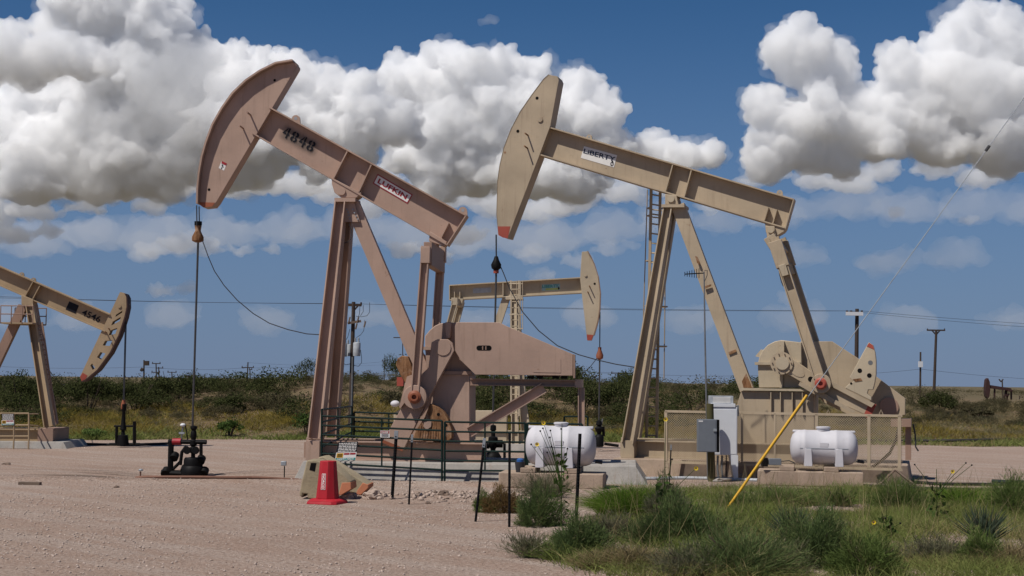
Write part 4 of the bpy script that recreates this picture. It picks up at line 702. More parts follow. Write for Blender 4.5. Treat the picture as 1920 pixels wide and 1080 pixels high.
# corners of the safety sign on the pipe fence
sg = [W3(fA, a, v - .05) for a in ((634, 829), (671.5, 827.5), (666.5, 863), (627.8, 864))]
def flat_sign(name, q, label, cat, mat, group=None):
    q = [Vector(x) for x in q]; o = sum(q, Vector()) / 4; root = bpy.data.objects.new(name, None); C.objects.link(root); root.location = o; tag(root, label, cat, group); q = [x - o for x in q]
    b = plate(MB(), q, (0, -1, 0), .008).build('board', mat, root); return root, q, b
def safety_sign(q, label):
    r_, q, b = flat_sign('safety_sign', q, label, 'safety sign', M['ink'], 'black safety signs'); n = Vector((0, -1, 0)); rnd = random.Random(4)
    plate(MB(), sub(q, 0, 1, .56, 1), n, .002, .003).build('white_field', M['signwhite'], r_)
    plate(MB(), sub(q, .04, .36, .60, .84), n, .002, .006).build('yellow_notice', M['yellow'], r_); plate(MB(), sub(q, .02, .98, .86, .98), n, .002, .006).build('green_band', M['teal'], r_)
    for x0 in (.39, .69): plate(MB(), sub(q, x0, x0 + .27, .60, .69), n, .002, .006).build('red_notice', M['red'], r_)
    text_on(MB(), 'SAFETY FIRST!', sub(q, .10, .90, .875, .965), n, .008, .03).build('lettering', M['signwhite'], r_)
    ws = MB()
    for i in range(6):
        x = .06 + .02 * rnd.random()
        while x < .9: e = min(.95, x + rnd.uniform(.06, .2)); plate(ws, sub(q, x, e, .06 + i * .083, .105 + i * .083), n, .001, .004); x = e + .025
    ws.build('worn_small_lettering', M['signwhite'], r_); bs = MB()
    for i in range(3): plate(bs, sub(q, .08, .32, .64 + i * .06, .67 + i * .06), n, .001, .009)
    bs.build('notice_lettering', M['ink'], r_); return r_
safety_sign(sg, 'black safety sign with coloured notices wired to the green pipe fence'); safety_sign(sgd, 'small black safety sign on the handrail fence at the left edge')
rd_, q, b = flat_sign('danger_sign', [W3(fA, a, v - .05) for a in ((713, 807), (730.5, 807.5), (730.5, 820.5), (713, 820))], 'small red and white danger sign on the green fence rails', 'danger sign', M['signwhite']); n = Vector((0, -1, 0))
plate(MB(), sub(q, .04, .96, .05, .42), n, .002, .003).build('red_header', M['red'], rd_); text_on(MB(), 'DANGER', sub(q, .12, .88, .10, .37), n, .006, .03).build('lettering', M['signwhite'], rd_)
ws = MB()
for i in range(3): plate(ws, sub(q, .12, .88, .52 + i * .15, .58 + i * .15), n, .001, .004)
ws.build('worn_small_lettering', M['ink'], rd_)
# ------------------------------------------------------------------ traffic cone, barrier sections, fence posts
c = gp(614, 944); fK = Frame(c.x, c.y, 0); K = empty('traffic_cone', fK, 'red square traffic cone standing by the broken concrete barriers', 'traffic cone')
s_ = 1 / fK.p(615, 900).z * 0 + (fK.p(645, 940).x - fK.p(585, 940).x) / 60
def sqr(h, cx=0, ch=.25):
    c_ = h * ch; return [(cx - h + c_, -h), (cx + h - c_, -h), (cx + h, -h + c_), (cx + h, h - c_), (cx + h - c_, h), (cx - h + c_, h), (cx - h, h - c_), (cx - h, -h + c_)]
bs = MB().hull([(x, y, 0) for x, y in sqr(.33)], [(x, y, .055) for x, y in sqr(.31)]); bs.hull([(x, y, .0551) for x, y in sqr(.31)], [(x, y, .10) for x, y in sqr(.25)]); rot_ = Matrix.Rotation(R(-22), 4, 'Z')
bso = bs.build('base', M['cone'], K, .012); bso.rotation_euler.z = R(-20)
zt = fK.p(612, 864).z; bd = MB().hull([(x, y, .101) for x, y in sqr(.205, 0, .55)], [(x, y, zt) for x, y in sqr(.145, 0, .55)]); bdo = bd.build('body', M['cone'], K, .008); bdo.rotation_euler.z = R(-20)
def cone_quad(a0, a1, z0, z1, fdir):
    # on a face of the body: local x across the face
    def pt(a, z): h = .205 + (.145 - .205) * (z - .101) / (zt - .101) + .004; return Vector((a * h, -h, z)) if fdir == 0 else Vector((-h, -a * h, z))
    return [pt(a0, z1), pt(a1, z1), pt(a1, z0), pt(a0, z0)]
n0 = Vector((0, -1, .09))
cq = cone_quad(-.24, .24, zt * .34, zt * .71, 0); lo_ = plate(MB(), cq, n0, .003, .003).build('sticker', M['signwhite'], bdo); plate(MB(), sub(cq, .1, .9, .03, .97), n0, .002, .006).build('sticker_field', M['cone'], lo_)
text_on(MB(), 'NORCO', [sub(cq, .22, .78, .06, .94)[i] for i in (1, 2, 3, 0)], n0, .008, .03).build('lettering', M['signwhite'], lo_)
cq = cone_quad(-.2, .2, zt * .33, zt * .70, 1); plate(MB(), cq, Vector((-1, 0, .09)), .003, .003).build('sticker', M['signwhite'], bdo)
# two sections of khaki concrete barrier lying behind the cone
c = gp(600, 934); fQ = Frame(c.x, c.y, R(-4)); B1 = empty('concrete_barrier', fQ, 'khaki concrete barrier block lying on end directly behind the cone', 'concrete barrier', 'khaki concrete barriers')
poly(fQ, B1, [(575, 863), (594, 863), (610, 870), (625, 873), (658, 904), (638, 929), (600, 937), (592, 936), (577, 935), (576, 926), (568, 926), (566, 934), (561, 927), (566, 900)], -.30, .30, M['barrier'], 'block', .025)
poly(fQ, B1, [(583, 868), (593, 868), (590, 884), (580, 881)], -.306, -.302, M['hole'], 'recess'); poly(fQ, B1, [(641, 905), (657.5, 904.5), (658.5, 917), (637.5, 929.5), (635, 926)], -.306, .306, M['barrier_orange'], 'orange_end', .01)  # the recess is a thin dark plate, its shade put into the colour
c = gp(640, 928); fQ = Frame(c.x, c.y + .25, R(-4)); B2 = empty('concrete_barrier', fQ, 'khaki concrete barrier leaning beside the block, with an orange painted end', 'concrete barrier', 'khaki concrete barriers')
poly(fQ, B2, [(597, 857), (606, 856), (690, 909), (690, 914), (676, 927), (668, 926), (655, 923), (612, 880), (597, 862)], -.32, .32, M['barrier'], 'block', .025)
poly(fQ, B2, [(680, 905), (690.5, 909), (690.5, 915), (676.5, 928), (667, 927.5), (670, 919)], -.326, .326, M['barrier_orange'], 'orange_end', .01)
def tpost(top, bot, label, r=.022, tip=True, dy=0.0):
    c = gp(*bot); fr = Frame(c.x, c.y, R(-3)); root = empty('fence_post', fr, label, 'fence post', 'steel fence posts'); a = fr.p(*top, dy); b = Vector((0, 0, -.1)); d = (a - b)
    m = MB(); m.sweep(b, a, [(-r, -r * .3), (-r * .2, -r * .3), (-r * .2, -r * 1.4), (r * .2, -r * 1.4), (r * .2, -r * .3), (r, -r * .3), (r, r * .3), (-r, r * .3)])
    for t in np.arange(.12, .96, .035): p = b + d * t; m.box((p.x, p.y - r * 1.3, p.z), (r * 1.0, r * .9, .018))
    o = m.build('post', M['post'], root)
    if tip: p = b + d * .93; MB().sweep(b + d * .90, a + d * .003, [(-r * 1.15, -r * 1.6), (r * 1.15, -r * 1.6), (r * 1.15, r * .45), (-r * 1.15, r * .45)]).build('pale_tip', M['galv'], root)
    return root
tpost((743.5, 808), (734.5, 938), 'thick black fence post with pale tip left of the rubble', .032); tpost((773, 815), (766.5, 946), 'thin black fence post with pale tip right beside the thick one', .018)
tpost((908.5, 822), (890.5, 978), 'leaning black fence post with pale tip beside the brown tumbleweed', .021); tpost((955.5, 812), (955, 988), 'upright black fence post between the tumbleweed and the green bush', .021, False); tpost((1087.5, 813), (1080, 972), 'black studded fence post in front of the nearer white tank', .03, False); tpost((1258.5, 834), (1254, 921), 'thin dark fence post in front of the mesh guard', .014)
# ------------------------------------------------------------------ white chemical tanks on concrete stands
def tank(fr, ends, ytop, ybot, vr, caps, legs, cap, label):
    root = empty('chemical_tank', fr, label, 'storage tank', 'white chemical tanks'); a = fr.p(ends[0], (ytop + ybot) / 2, 0); b = fr.p(ends[1], (ytop + ybot) / 2, 0); r = (fr.p(ends[0], ytop, 0).z - fr.p(ends[0], ybot, 0).z) / 2; L = b.x - a.x; zc = (a.z + b.z) / 2
    pr = [(.001, 0), (r * .45, .012 * L), (r * .75, .04 * L), (r * .92, .085 * L), (r * .995, .14 * L), (r, .16 * L)]
    for f in caps: pr += [(r, f * L - .045), (r * 1.025, f * L - .03), (r * 1.025, f * L + .03), (r, f * L + .045)]
    pr += [(r, .84 * L), (r * .995, .86 * L), (r * .92, .915 * L), (r * .75, .96 * L), (r * .45, .988 * L), (.001, L)]
    body = MB().lathe((a.x, 0, zc), pr, 40, (1, 0, 0)).build('body', M['white'], root)
    MB().box((a.x + .5 * L, 0, zc + r * .93), (L * .92, r * .34, r * .15)).build('top_ridge', M['white'], body, .02)
    MB().lathe((a.x + cap * L, 0, zc + r * .98), [(.15, 0), (.15, .055), (.17, .055), (.17, .09), (.13, .10)], 20).build('lid', M['white'], body)
    for f in legs:
        x = a.x + f * L; lg_ = MB(); z0 = zc - r * 1.06
        for sy in (-1, 1): lg_.prism([(x - .10, z0), (x + .10, z0), (x + .075, zc - r * .05), (x - .075, zc - r * .05)], sy * r * .93 - .055, sy * r * .93 + .055)
        lg_.box((x, 0, z0 + .04), (.2, r * 1.8, .07)); lg_.build('saddle_leg', M['white'], root, .008)
    MB().box((a.x + .5 * L, -r * .998, zc - .01), (L * .70, .012, .014)).build('mould_seam', M['galv'], body)
    MB().cyl((b.x - .02, 0, zc - r * .75), (b.x + .14, 0, zc - r * .8), .04, 10).build('drain_valve', M['cable'], root); plate(MB(), [Vector((a.x + f_ * L, -r * 1.001, zc + z_ * r)) for f_, z_ in ((.44, .30), (.56, .30), (.56, .08), (.44, .08))], (0, -1, 0), .02, .004).build('moulded_panel', M['white'], body)
    return root, a.x, b.x, zc - r * 1.06
cT = at(1050, 905, 31.9); fT = Frame(cT.x, cT.y, R(-8))
t1, xa, xb, zb = tank(fT, (986, 1118), 799, 873, 0, (.28, .62), (.23, .64), .5, 'white plastic tank with dried weed stalks in front of it')
def tank_stand(fr, xa, xb, zb, label, mat):
    root = empty('tank_stand', fr, label, 'concrete stand', 'concrete tank stands'); m = MB(); m.box(((xa + xb) / 2, 0, (zb - .12) / 2), (xb - xa, 1.0, zb - .12)); blk = m.build('block', mat, root, .02)
    for f in np.linspace(.12, .88, 4): x = xa + (xb - xa) * f; MB().prism([(x - .09, .03), (x + .07, .03), (x + .07, zb - .20), (x - .09, zb - .20)], -.506, -.502).build('pocket', M['conc_tan'], blk)
    for f in (.28, .70): MB().box((xa + (xb - xa) * f, 0, zb - .063), (.34, 1.0, .11)).build('pad_block', mat, root, .01)
    return root
tank_stand(fT, xa - .55, xb + .2, zb, 'low concrete stand under the white tank with weed stalks', M['conc_tan'])
cT = at(1535, 908, 33.4); fT2 = Frame(cT.x, cT.y, R(-12))
t2, xa, xb, zb = tank(fT2, (1481, 1609), 807, 871, 0, (.22, .68), (.27, .72), .49, 'clean white plastic tank in front of the mesh guard and yellow guy guard')
tank_stand(fT2, xa - .75, xb + .1, zb, 'low concrete stand under the clean white tank by the mesh guard', M['conc_tan'])
o = frame_at(1452, 872, 0, 33.2); jb = empty('junction_box', Frame(o.O.x, o.O.y, 0, fT2.p(1455, 871).z), 'small grey junction box lying on the concrete tank stand', 'junction box'); MB().box((0, 0, .09), (.30, .2, .15)).build('box', M['grey_paint'], jb, .01); MB().box((-.24, 0, .08), (.14, .22, .2)).build('black_cover', M['black'], jb, .01); MB().tube([(.15, 0, .1), (.35, 0, .12), (.5, 0, .06)], .012, 6).build('wire', M['cable'], jb)
o = frame_at(975, 893); bk = empty('bucket', Frame(o.O.x, o.O.y, 0), 'dark bucket with a blue lid at the left end of the nearer tank', 'bucket'); MB().lathe((0, 0, fT.p(975, 884).z), [(.09, 0), (.12, .22), (.12, .24)], 16).build('pail', M['cable'], bk); MB().lathe((0, 0, fT.p(975, 884).z + .241), [(.08, 0), (.08, .05), (.04, .08)], 14).build('lid', M['blue'], bk); bk.location.y = fT.O.y - .2; bk.location.x = at(975, 880, bk.location.y).x
# ------------------------------------------------------------------ electrical panel, grey box, antenna mast
c = gp(1360, 899); fE = Frame(c.x, c.y - .25, R(-3)); E = empty('control_cabinet', fE, 'white control cabinet on legs with a louvred grey hood', 'control cabinet'); W_ = M['white_paint']
def rbox(fr, parent, x0, y0, x1, y1, v0, v1, mat, name, bev=.006):
    a = fr.p(x0, y1, v0); b = fr.p(x1, y0, v0); return MB().box(((a.x + b.x) / 2, (v0 + v1) / 2, (a.z + b.z) / 2), (b.x - a.x, v1 - v0, b.z - a.z)).build(name, mat, parent, bev)
cb = rbox(fE, E, 1335, 763.5, 1382.5, 853, -.2, .25, W_, 'cabinet', .01); rbox(fE, cb, 1333, 757, 1379, 763, -.22, .27, W_, 'drip_cap'); rbox(fE, cb, 1337, 768, 1381, 851, -.206, -.2, W_, 'door', .003); rbox(fE, cb, 1380.5, 760, 1385.5, 780, -.15, -.05, M['steel'], 'conduit_elbow')
lv = rbox(fE, E, 1330, 742.5, 1375, 757, -.16, .2, M['greybox'], 'louvred_hood')
for i in range(5): rbox(fE, lv, 1337, 745 + i * 2.2, 1370, 746.2 + i * 2.2, -.17, -.161, M['signwhite'], 'louvre_slat', 0)
MB().prism([(q.x, q.z) for q in (fE.p(a, b, -.2) for a, b in ((1368, 853.5), (1384, 853.5), (1384, 898), (1376, 898)))], -.2, .2).build('leg', W_, E, .005)
MB().prism([(q.x, q.z) for q in (fE.p(a, b, -.2) for a, b in ((1334, 853.5), (1340, 853.5), (1340, 898), (1336, 898)))], -.1, .2).build('leg', W_, E, .005)
for x in (1347, 1355, 1363): MB().tube([fE.p(x - 1, 854, -.05), fE.p(x - 2, 880, -.07), fE.p(x + 1, 899, -.1)], .026 if x < 1360 else .014, 8).build('conduit', M['steel'] if x < 1360 else M['cable'], E)
c = gp(1331, 901); fG = Frame(c.x, c.y - .35, 0); G_ = empty('timber_post', fG, 'short greenish timber post behind the blue grey switch box', 'timber post'); MB().cyl((0, 0, -.2), (fG.p(1331, 757).x - 0, 0, fG.p(1331, 757).z), .095, 16, .09).build('post', paint('treated_timber', (.085, .075, .03), 0, 1, .9), G_)
fS = Frame(fG.O.x, fG.O.y - .24, 0, fG.p(1328, 848).z); S_ = empty('switch_box', fS, 'blue grey steel switch box on the short timber post', 'switch box'); sb = rbox(fS, S_, 1308.5, 786.5, 1344, 847.5, -.12, .12, M['grey_paint'], 'box', .008); rbox(fS, sb, 1309.5, 788, 1342, 846.5, -.126, -.12, M['grey_paint'], 'door', .003); rbox(fS, sb, 1344.5, 787, 1349, 848, -.1, .1, M['black'], 'handle_side', .003); rbox(fS, sb, 1338, 804, 1344, 809, -.15, -.127, M['galv'], 'latch', .002); rbox(fS, sb, 1310, 788.5, 1318, 791, -.13, -.1265, M['signwhite'], 'rating_plate', 0)
c = gp(1325, 899); fM = Frame(c.x, c.y - .25, 0); A_ = empty('antenna_mast', fM, 'tall thin antenna mast with a comb aerial beside the white cabinet', 'antenna mast'); MB().tube([(0, 0, -.1), fM.p(1322, 640), fM.p(1320, 509)], .026, 8, .016).build('mast', M['steel'], A_)
ae = MB(); a = fM.p(1284, 514); b = fM.p(1321, 512); ae.tube([a, b], .014, 6); aeo = ae.build('aerial_boom', M['black'], A_)
for i, t in enumerate(np.linspace(0, .72, 7)): p = a.lerp(b, t); h = .055 + .012 * i; MB().tube([p - Vector((0, 0, h)), p + Vector((0, 0, h))], .009, 5).build('aerial_rod', M['black'], aeo)
MB().tube([fM.p(1321, 507), fM.p(1326, 507), fM.p(1326, 516), fM.p(1321, 528)], .009, 5).build('feed_cable', M['cable'], A_)
# ------------------------------------------------------------------ expanded mesh guard in front of the beige pumpjack
vv = -1.95; MG = empty('mesh_guard', fB, 'tan expanded-metal mesh guard along the beige pumpjack', 'mesh fence'); BG = M['beige']
TL, TR, BR, BL = [fB.p(a, b, vv) for a, b in ((1247, 771), (1692, 780), (1692, 881), (1247, 866))]
tl2 = lambda t: TL.lerp(TR, t); bl2 = lambda t: BL.lerp(BR, t)
MB().bar(TL, TR, .06, .06, (0, 0, 1)).build('top_rail', BG, MG); MB().bar(BL, BR, .06, .06, (0, 0, 1)).build('bottom_rail', BG, MG)
for t in (0.004, .20, .335, .475, .65, .865, .988): MB().bar(bl2(t) + Vector((0, 0, 0)), tl2(t), .075 if t in (.004, .65, .865, .988) else .045, .06).build('upright', BG, MG)
L_ = TR.x - TL.x; Hh = TL.z - BL.z; ms = MB(); st = .06; nd = int((L_ + Hh) / st)
def mesh_line(sg):
    for i in range(nd):
        s0 = i * st - (Hh if sg > 0 else 0)
        x0, z0, x1, z1 = s0, 0, s0 + Hh * sg * 1.0, Hh
        pts = []
        for k_ in range(2): pass
        t0 = 0.0; t1 = 1.0; dx_ = x1 - x0
        for lo_, hi_ in ((0, L_),):
            ta, tb_ = (lo_ - x0) / dx_, (hi_ - x0) / dx_; t0 = max(t0, min(ta, tb_)); t1 = min(t1, max(ta, tb_))
        if t1 - t0 < .02: continue
        def P(t): x = x0 + dx_ * t; f = x / L_; return bl2(f).lerp(tl2(f), t) + Vector((0, .01 * sg, 0))
        ms.bar(P(t0), P(t1), .010, .005, (1, 0, 0))
mesh_line(1); mesh_line(-1); ms.build('wire_mesh', BG, MG)
for x in (1553, 1652): a = fB.p(x, 776, vv); MB().tube([a + Vector((-.05, 0, -.02)), a + Vector((0, 0, .1)), a + Vector((.05, 0, -.02))], .012, 5).build('lifting_loop', BG, MG)
for f in (.70, .97): p = bl2(f); MB().bar(p, Vector((p.x - .35, vv - .35, 0)), .045, .045).build('stay', M['timber'], MG); MB().bar(p, Vector((p.x + .5, vv - .5, 0)), .045, .045).build('stay', M['timber'], MG)
for f in (.01, .35, .65): p = bl2(f); MB().bar(p + Vector((0, .0, -.03)), Vector((p.x, vv, -.05)), .05, .05).build('foot', M['beige'], MG)
MB().tube([fB.p(x, y, -1.6) for x, y in ((1686, 800), (1680, 825), (1668, 850), (1650, 866), (1636, 876))], .035, 8).build('flexible_conduit', M['hose'], MG)
# ------------------------------------------------------------------ guy wire with yellow guard and its pole outside the picture
a = gp(1357, 963); pw = at(2190, -190, a.y + 1.0); d = pw - a; G_ = bpy.data.objects.new('guy_wire', None); C.objects.link(G_); G_.location = a; tag(G_, 'steel guy wire with a bright yellow guard rising from the weeds', 'guy wire')
e = at(1513, 741, a.y + d.y * (1513 - 1357) / (2190 - 1357)) - a; dn_ = e.normalized()
MB().tube([dn_ * -.1, d], .0085, 6).build('wire', M['galv'], G_); MB().tube([dn_ * .03, e], .027, 10).build('yellow_guard', M['yellow'], G_); MB().tube([dn_ * -.03, dn_ * .1], .026, 8).build('anchor_eye', M['galv'], G_)
t = (1838 - 1357) / (2190 - 1357); MB().tube([d * (t - .004), d * t, d * (t + .004)], .03, 8).build('strain_insulator', M['cable'], G_)
# ------------------------------------------------------------------ utility poles
def pole(px, ytop, Y, r=.12, px2=None, yb=None):
    t = at(px, ytop, Y); bx = at(px2 if px2 else px, yb or ytop + 100, Y).x; z = zg(bx, Y); fr = Frame(bx, Y, 0, z); return fr, Vector((t.x - bx, 0, t.z - z))
def simple_pole(name, px, ytop, Y, label, arms=(), r=.12, px2=None, yb=None, group='distant utility poles', extra=None):
    r *= .62
    fr, top = pole(px, ytop, Y, r, px2, yb); root = empty(name, fr, label, 'utility pole', group); MB().tube([(0, 0, -.4), top], r, 8, r * .75).build('pole', M['wood'], root)
    s = Y / F
    for (x0, x1, y) in arms:
        a = fr.p(x0, y); b = fr.p(x1, y + (x1 - x0) * .011); o = MB().bar(a, b, max(.1, r * .9), .1, (0, 0, 1)).build('crossarm', M['wood'], root)
        for x in (x0 + 1, x1 - 1): p = fr.p(x, y); MB().cyl((p.x, 0, p.z), (p.x, 0, p.z + max(.12, 3 * s)), max(.04, .8 * s), 6).build('insulator', M['wood'], o)
    if extra: extra(fr, root)
    return fr, root
def yoke(x0, x1, y): return lambda fr, root: [MB().tube([fr.p((x0 + x1) / 2, y + 5), fr.p(x, y)], .07, 5).build('lamp_arm', M['wood'], root) for x in (x0, x1)]
simple_pole('utility_pole', 270, 675, 150, 'dark utility pole with switchgear on the horizon left of the first rod', (), .16, yb=722, extra=lambda fr, root: (MB().box(fr.p(275, 681), (.5, .3, .5)).build('switch', M['wood'], root), MB().tube([fr.p(264, 692), fr.p(268, 694)], .2, 6).build('bracket', M['wood'], root)))
simple_pole('utility_pole', 292.5, 681, 160, 'horizon pole with two crossarms, left of the leafy bush', ((285, 301, 681.5), (284, 300, 698)), .14)
simple_pole('utility_pole', 297.5, 688, 175, 'shorter double-arm pole just right of the two-armed horizon pole', ((292, 306, 690), (290, 303, 707)), .15)
simple_pole('utility_pole', 241, 707, 260, 'tiny T shaped pole on the horizon beside the left rod', ((234, 248, 707.5),), .18)
simple_pole('utility_pole', 322, 697, 200, 'low horizon pole standing behind the leafy mesquite bush', ((314, 331, 698),), .16)
simple_pole('utility_pole', 347.5, 705, 300, 'left one of a pair of tiny horizon poles by the main rod', ((341, 352, 706),), .2); simple_pole('utility_pole', 352.5, 704, 300, 'right one of a pair of tiny horizon poles by the main rod', ((348, 361, 705),), .2)
simple_pole('utility_pole', 465, 679, 170, 'horizon pole with one wide crossarm between rod and pink post', ((453, 476, 689),), .15, 463, 715); simple_pole('utility_pole', 468.5, 692, 190, 'short pole leaning close behind the wide crossarm pole', ((467, 473, 693),), .15)
simple_pole('utility_pole', 720, 676, 240, 'slim aerial-topped pole on the ridge left of the crank', ((716, 724, 677),), .13); simple_pole('utility_pole', 755, 633, 180, 'pole with a small lamp seen through the pink rear leg', (), .12, extra=lambda fr, root: MB().box(fr.p(745, 633), (1.0, .2, .12)).build('lamp_arm', M['wood'], root))
simple_pole('utility_pole', 1160, 698, 140, 'T shaped wooden pole behind the bushes left of the beige post', ((1146, 1174, 699.5),), .17, 1159, 735)
simple_pole('utility_pole', 1086, 690, 160, 'forked light pole just right of the belt guard end', (), .13, extra=yoke(1082, 1092, 687)); simple_pole('utility_pole', 1115, 705, 180, 'short forked light pole among the bushes by the back rod', (), .14, extra=yoke(1109, 1120, 703))
simple_pole('utility_pole', 1726, 660, 120, 'bare pole with a small white box right of the belt guard', (), .16, 1725, 742, extra=lambda fr, root: MB().box(fr.p(1726, 683, -.2), (.35, .2, .5)).build('meter_box', M['white_paint'], root))
simple_pole('utility_pole', 1755.5, 618, 100, 'tall T shaped wooden pole on the right horizon', ((1738, 1772, 619),), .19, 1750, 742, extra=lambda fr, root: [MB().tube([fr.p(x, 620), fr.p(1755, 628)], .05, 5).build('arm_brace', M['wood'], root) for x in (1748, 1762)])
simple_pole('utility_pole', 1879, 712, 150, 'lamp pole beside the far dark red pumpjack', (), .15, 1881, 750, extra=yoke(1873, 1881, 711)); simple_pole('utility_pole', 1912, 742, 150, 'stub of a pole at the right edge beyond the dark red pumpjack', (), .12)
# near line: transformer pole, right pole, wires
def transf(fr, root):
    for x, y, r, h in ((644, 656, .155, .58), (655.5, 657, .12, .5), (669, 655, .16, .58)):
        c = fr.p(x, y, -.22 if x != 655.5 else .2); can = MB().lathe((c.x, c.y, c.z - h / 2), [(r * .96, 0), (r, .02), (r, h - .03), (r * .9, h), (.03, h + .02)], 18).build('transformer_can', M['greybox'], root)
        for dx in (-.07, .07): MB().lathe((c.x + dx, c.y, c.z + h / 2), [(.035, 0), (.05, .05), (.03, .1), (.045, .15), (.02, .22)], 10).build('bushing', M['galv'], can)
    a, b = fr.p(652, 606, -.15), fr.p(677, 602, -.15); arm = MB().bar(a, b, .1, .1, (0, 0, 1)).build('cutout_arm', M['timber'], root)
    for x, y in ((655, 600), (671, 600), (684, 608), (668, 612)): p = fr.p(x, y, -.2); MB().tube([p + Vector((.03, 0, .13)), p - Vector((.03, 0, .13))], .035, 6).build('fuse_cutout', M['timber'], arm)
    MB().bar(fr.p(661, 585), fr.p(671, 574), .06, .06).build('arm_brace', M['wood'], root)
    for pts in (((693, 567), (693, 585), (688, 592), (678, 594), (668, 593)), ((681, 572), (681, 584), (676, 592)), ((675, 572), (674, 588), (672, 594)), ((684, 600), (682, 620), (676, 628), (668, 633)), ((656, 617), (652, 632), (648, 638)), ((639, 668), (640, 678), (648, 684), (657, 682)), ((676, 656), (678, 670), (678, 680), (672, 687), (664, 685))): MB().tube([fr.p(a, b, -.1) for a, b in pts], .012, 5).build('jumper_wire', M['cable'], root)
    MB().tube([fr.p(661, 669, -.2), fr.p(658.5, 800, -.2)], .04, 6).build('conduit', M['steel'], root)
fr1, rt = simple_pole('utility_pole', 663, 566, 60, 'transformer pole with three grey cans behind the pink tan posts', ((649, 678, 572),), .17, 657, 800, 'line poles near the pad', transf)
fr2, rt = simple_pole('utility_pole', 1607, 579, 66, 'thick dark pole with a white crossarm behind the belt guard', (), .19, 1604, 730, 'line poles near the pad', lambda fr, root: [MB().bar(fr.p(1586, 588, -.2), fr.p(1618, 588.5, -.2), .17, .1, (0, 0, 1)).build('crossarm', M['white_paint'], root)] + [MB().cyl(fr.p(x, 587, -.2), fr.p(x, 582, -.2), .05, 6).build('insulator', M['wood'], root) for x in (1588, 1596, 1616)])
def wire(pts, sag, label, r=.008):
    P = [at(x, y, Y) for x, y, Y in pts]; o = P[0].copy(); m = MB(); out = []
    for a, b in zip(P, P[1:]): out += catenary(a - o, b - o, sag, 16)
    ob = m.tube([p for i, p in enumerate(out) if i == 0 or (p - out[i - 1]).length > 1e-4], r, 5).build('power_line', M['cable'], None, 0, o); tag(ob, label, 'power line', 'overhead power lines')
wire([(-120, 551, 57), (649, 569, 60), (1588, 583, 66), (2080, 622, 70)], .10, 'upper strand of the overhead line crossing behind all the pumpjacks'); wire([(-120, 555, 57.4), (678, 570, 60.2), (1616, 583, 66), (2080, 616, 70)], .06, 'lower strand of the overhead line crossing behind all the pumpjacks')
wire([(-60, 684, 150), (270, 688, 150), (453, 690, 168), (720, 678, 240), (1160, 699, 142), (1480, 702, 150), (1726, 692, 125), (2060, 715, 150)], .25, 'faint far power line low along the horizon', .012); wire([(453, 690, 168), (465, 680, 170), (720, 684, 240), (1146, 700, 140)], .3, 'second faint far line left of the belt guard', .010)
# ------------------------------------------------------------------ far dark red pumpjack
fX = Frame(at(1870, 745, 140).x, 140, 0, zg(at(1870, 745, 140).x, 140)); X = empty('pumpjack', fX, 'tiny dark red pumpjack silhouetted on the far right horizon', 'pumpjack', 'pumpjacks'); MR = M['maroon']
poly(fX, X, [(1850, 712), (1853, 709), (1856, 716), (1857, 730), (1855, 744), (1852, 747), (1849, 742), (1848.5, 726)], -.35, .35, MR, 'horsehead'); poly(fX, X, [(1857, 722), (1896, 728), (1896, 733), (1857, 728)], -.25, .25, MR, 'walking_beam'); poly(fX, X, [(1892, 729), (1899, 731), (1899, 734), (1892, 734)], -.6, .6, MR, 'equalizer')
for a, b in (((1865, 728), (1864, 755)), ((1886, 732), (1881, 756)), ((1886, 732), (1890, 756)), ((1896, 732), (1896, 756)), ((1892, 738), (1882, 755)), ((1851, 747), (1851.5, 760))): MB().bar(fX.p(*a), fX.p(*b), .14, .16).build('leg', MR, X)
# ------------------------------------------------------------------ small things lying about
def thing_mesh(name, mb, mat, loc, label, cat, group=None, bevel=0, rz=0): return tag(mb.build(name, mat, None, bevel, loc, rz), label, cat, group)
from mathutils import noise as mnoise
def rockmesh(r, sq, seed):
    bm = bmesh.new(); bmesh.ops.create_icosphere(bm, subdivisions=4, radius=1); o = Vector((seed * .37, seed * .11, 0)); mb = MB(); vs = []
    for v in bm.verts:
        d = v.co.normalized(); k = 1 + .55 * mnoise.noise(d * 1.1 + o) + .28 * mnoise.noise(d * 2.7 + o) + .14 * mnoise.noise(d * 6 + o) + .07 * mnoise.noise(d * 14 + o); c_ = mnoise.cell(d * 2.2 + o) * .10
        p = d * (k - c_); vs.append((p.x * r * sq[0], p.y * r * sq[1], max(-.03, (p.z + .45) * r * sq[2])))
    return mb.add(vs, [tuple(v.index for v in f.verts) for f in bm.faces])
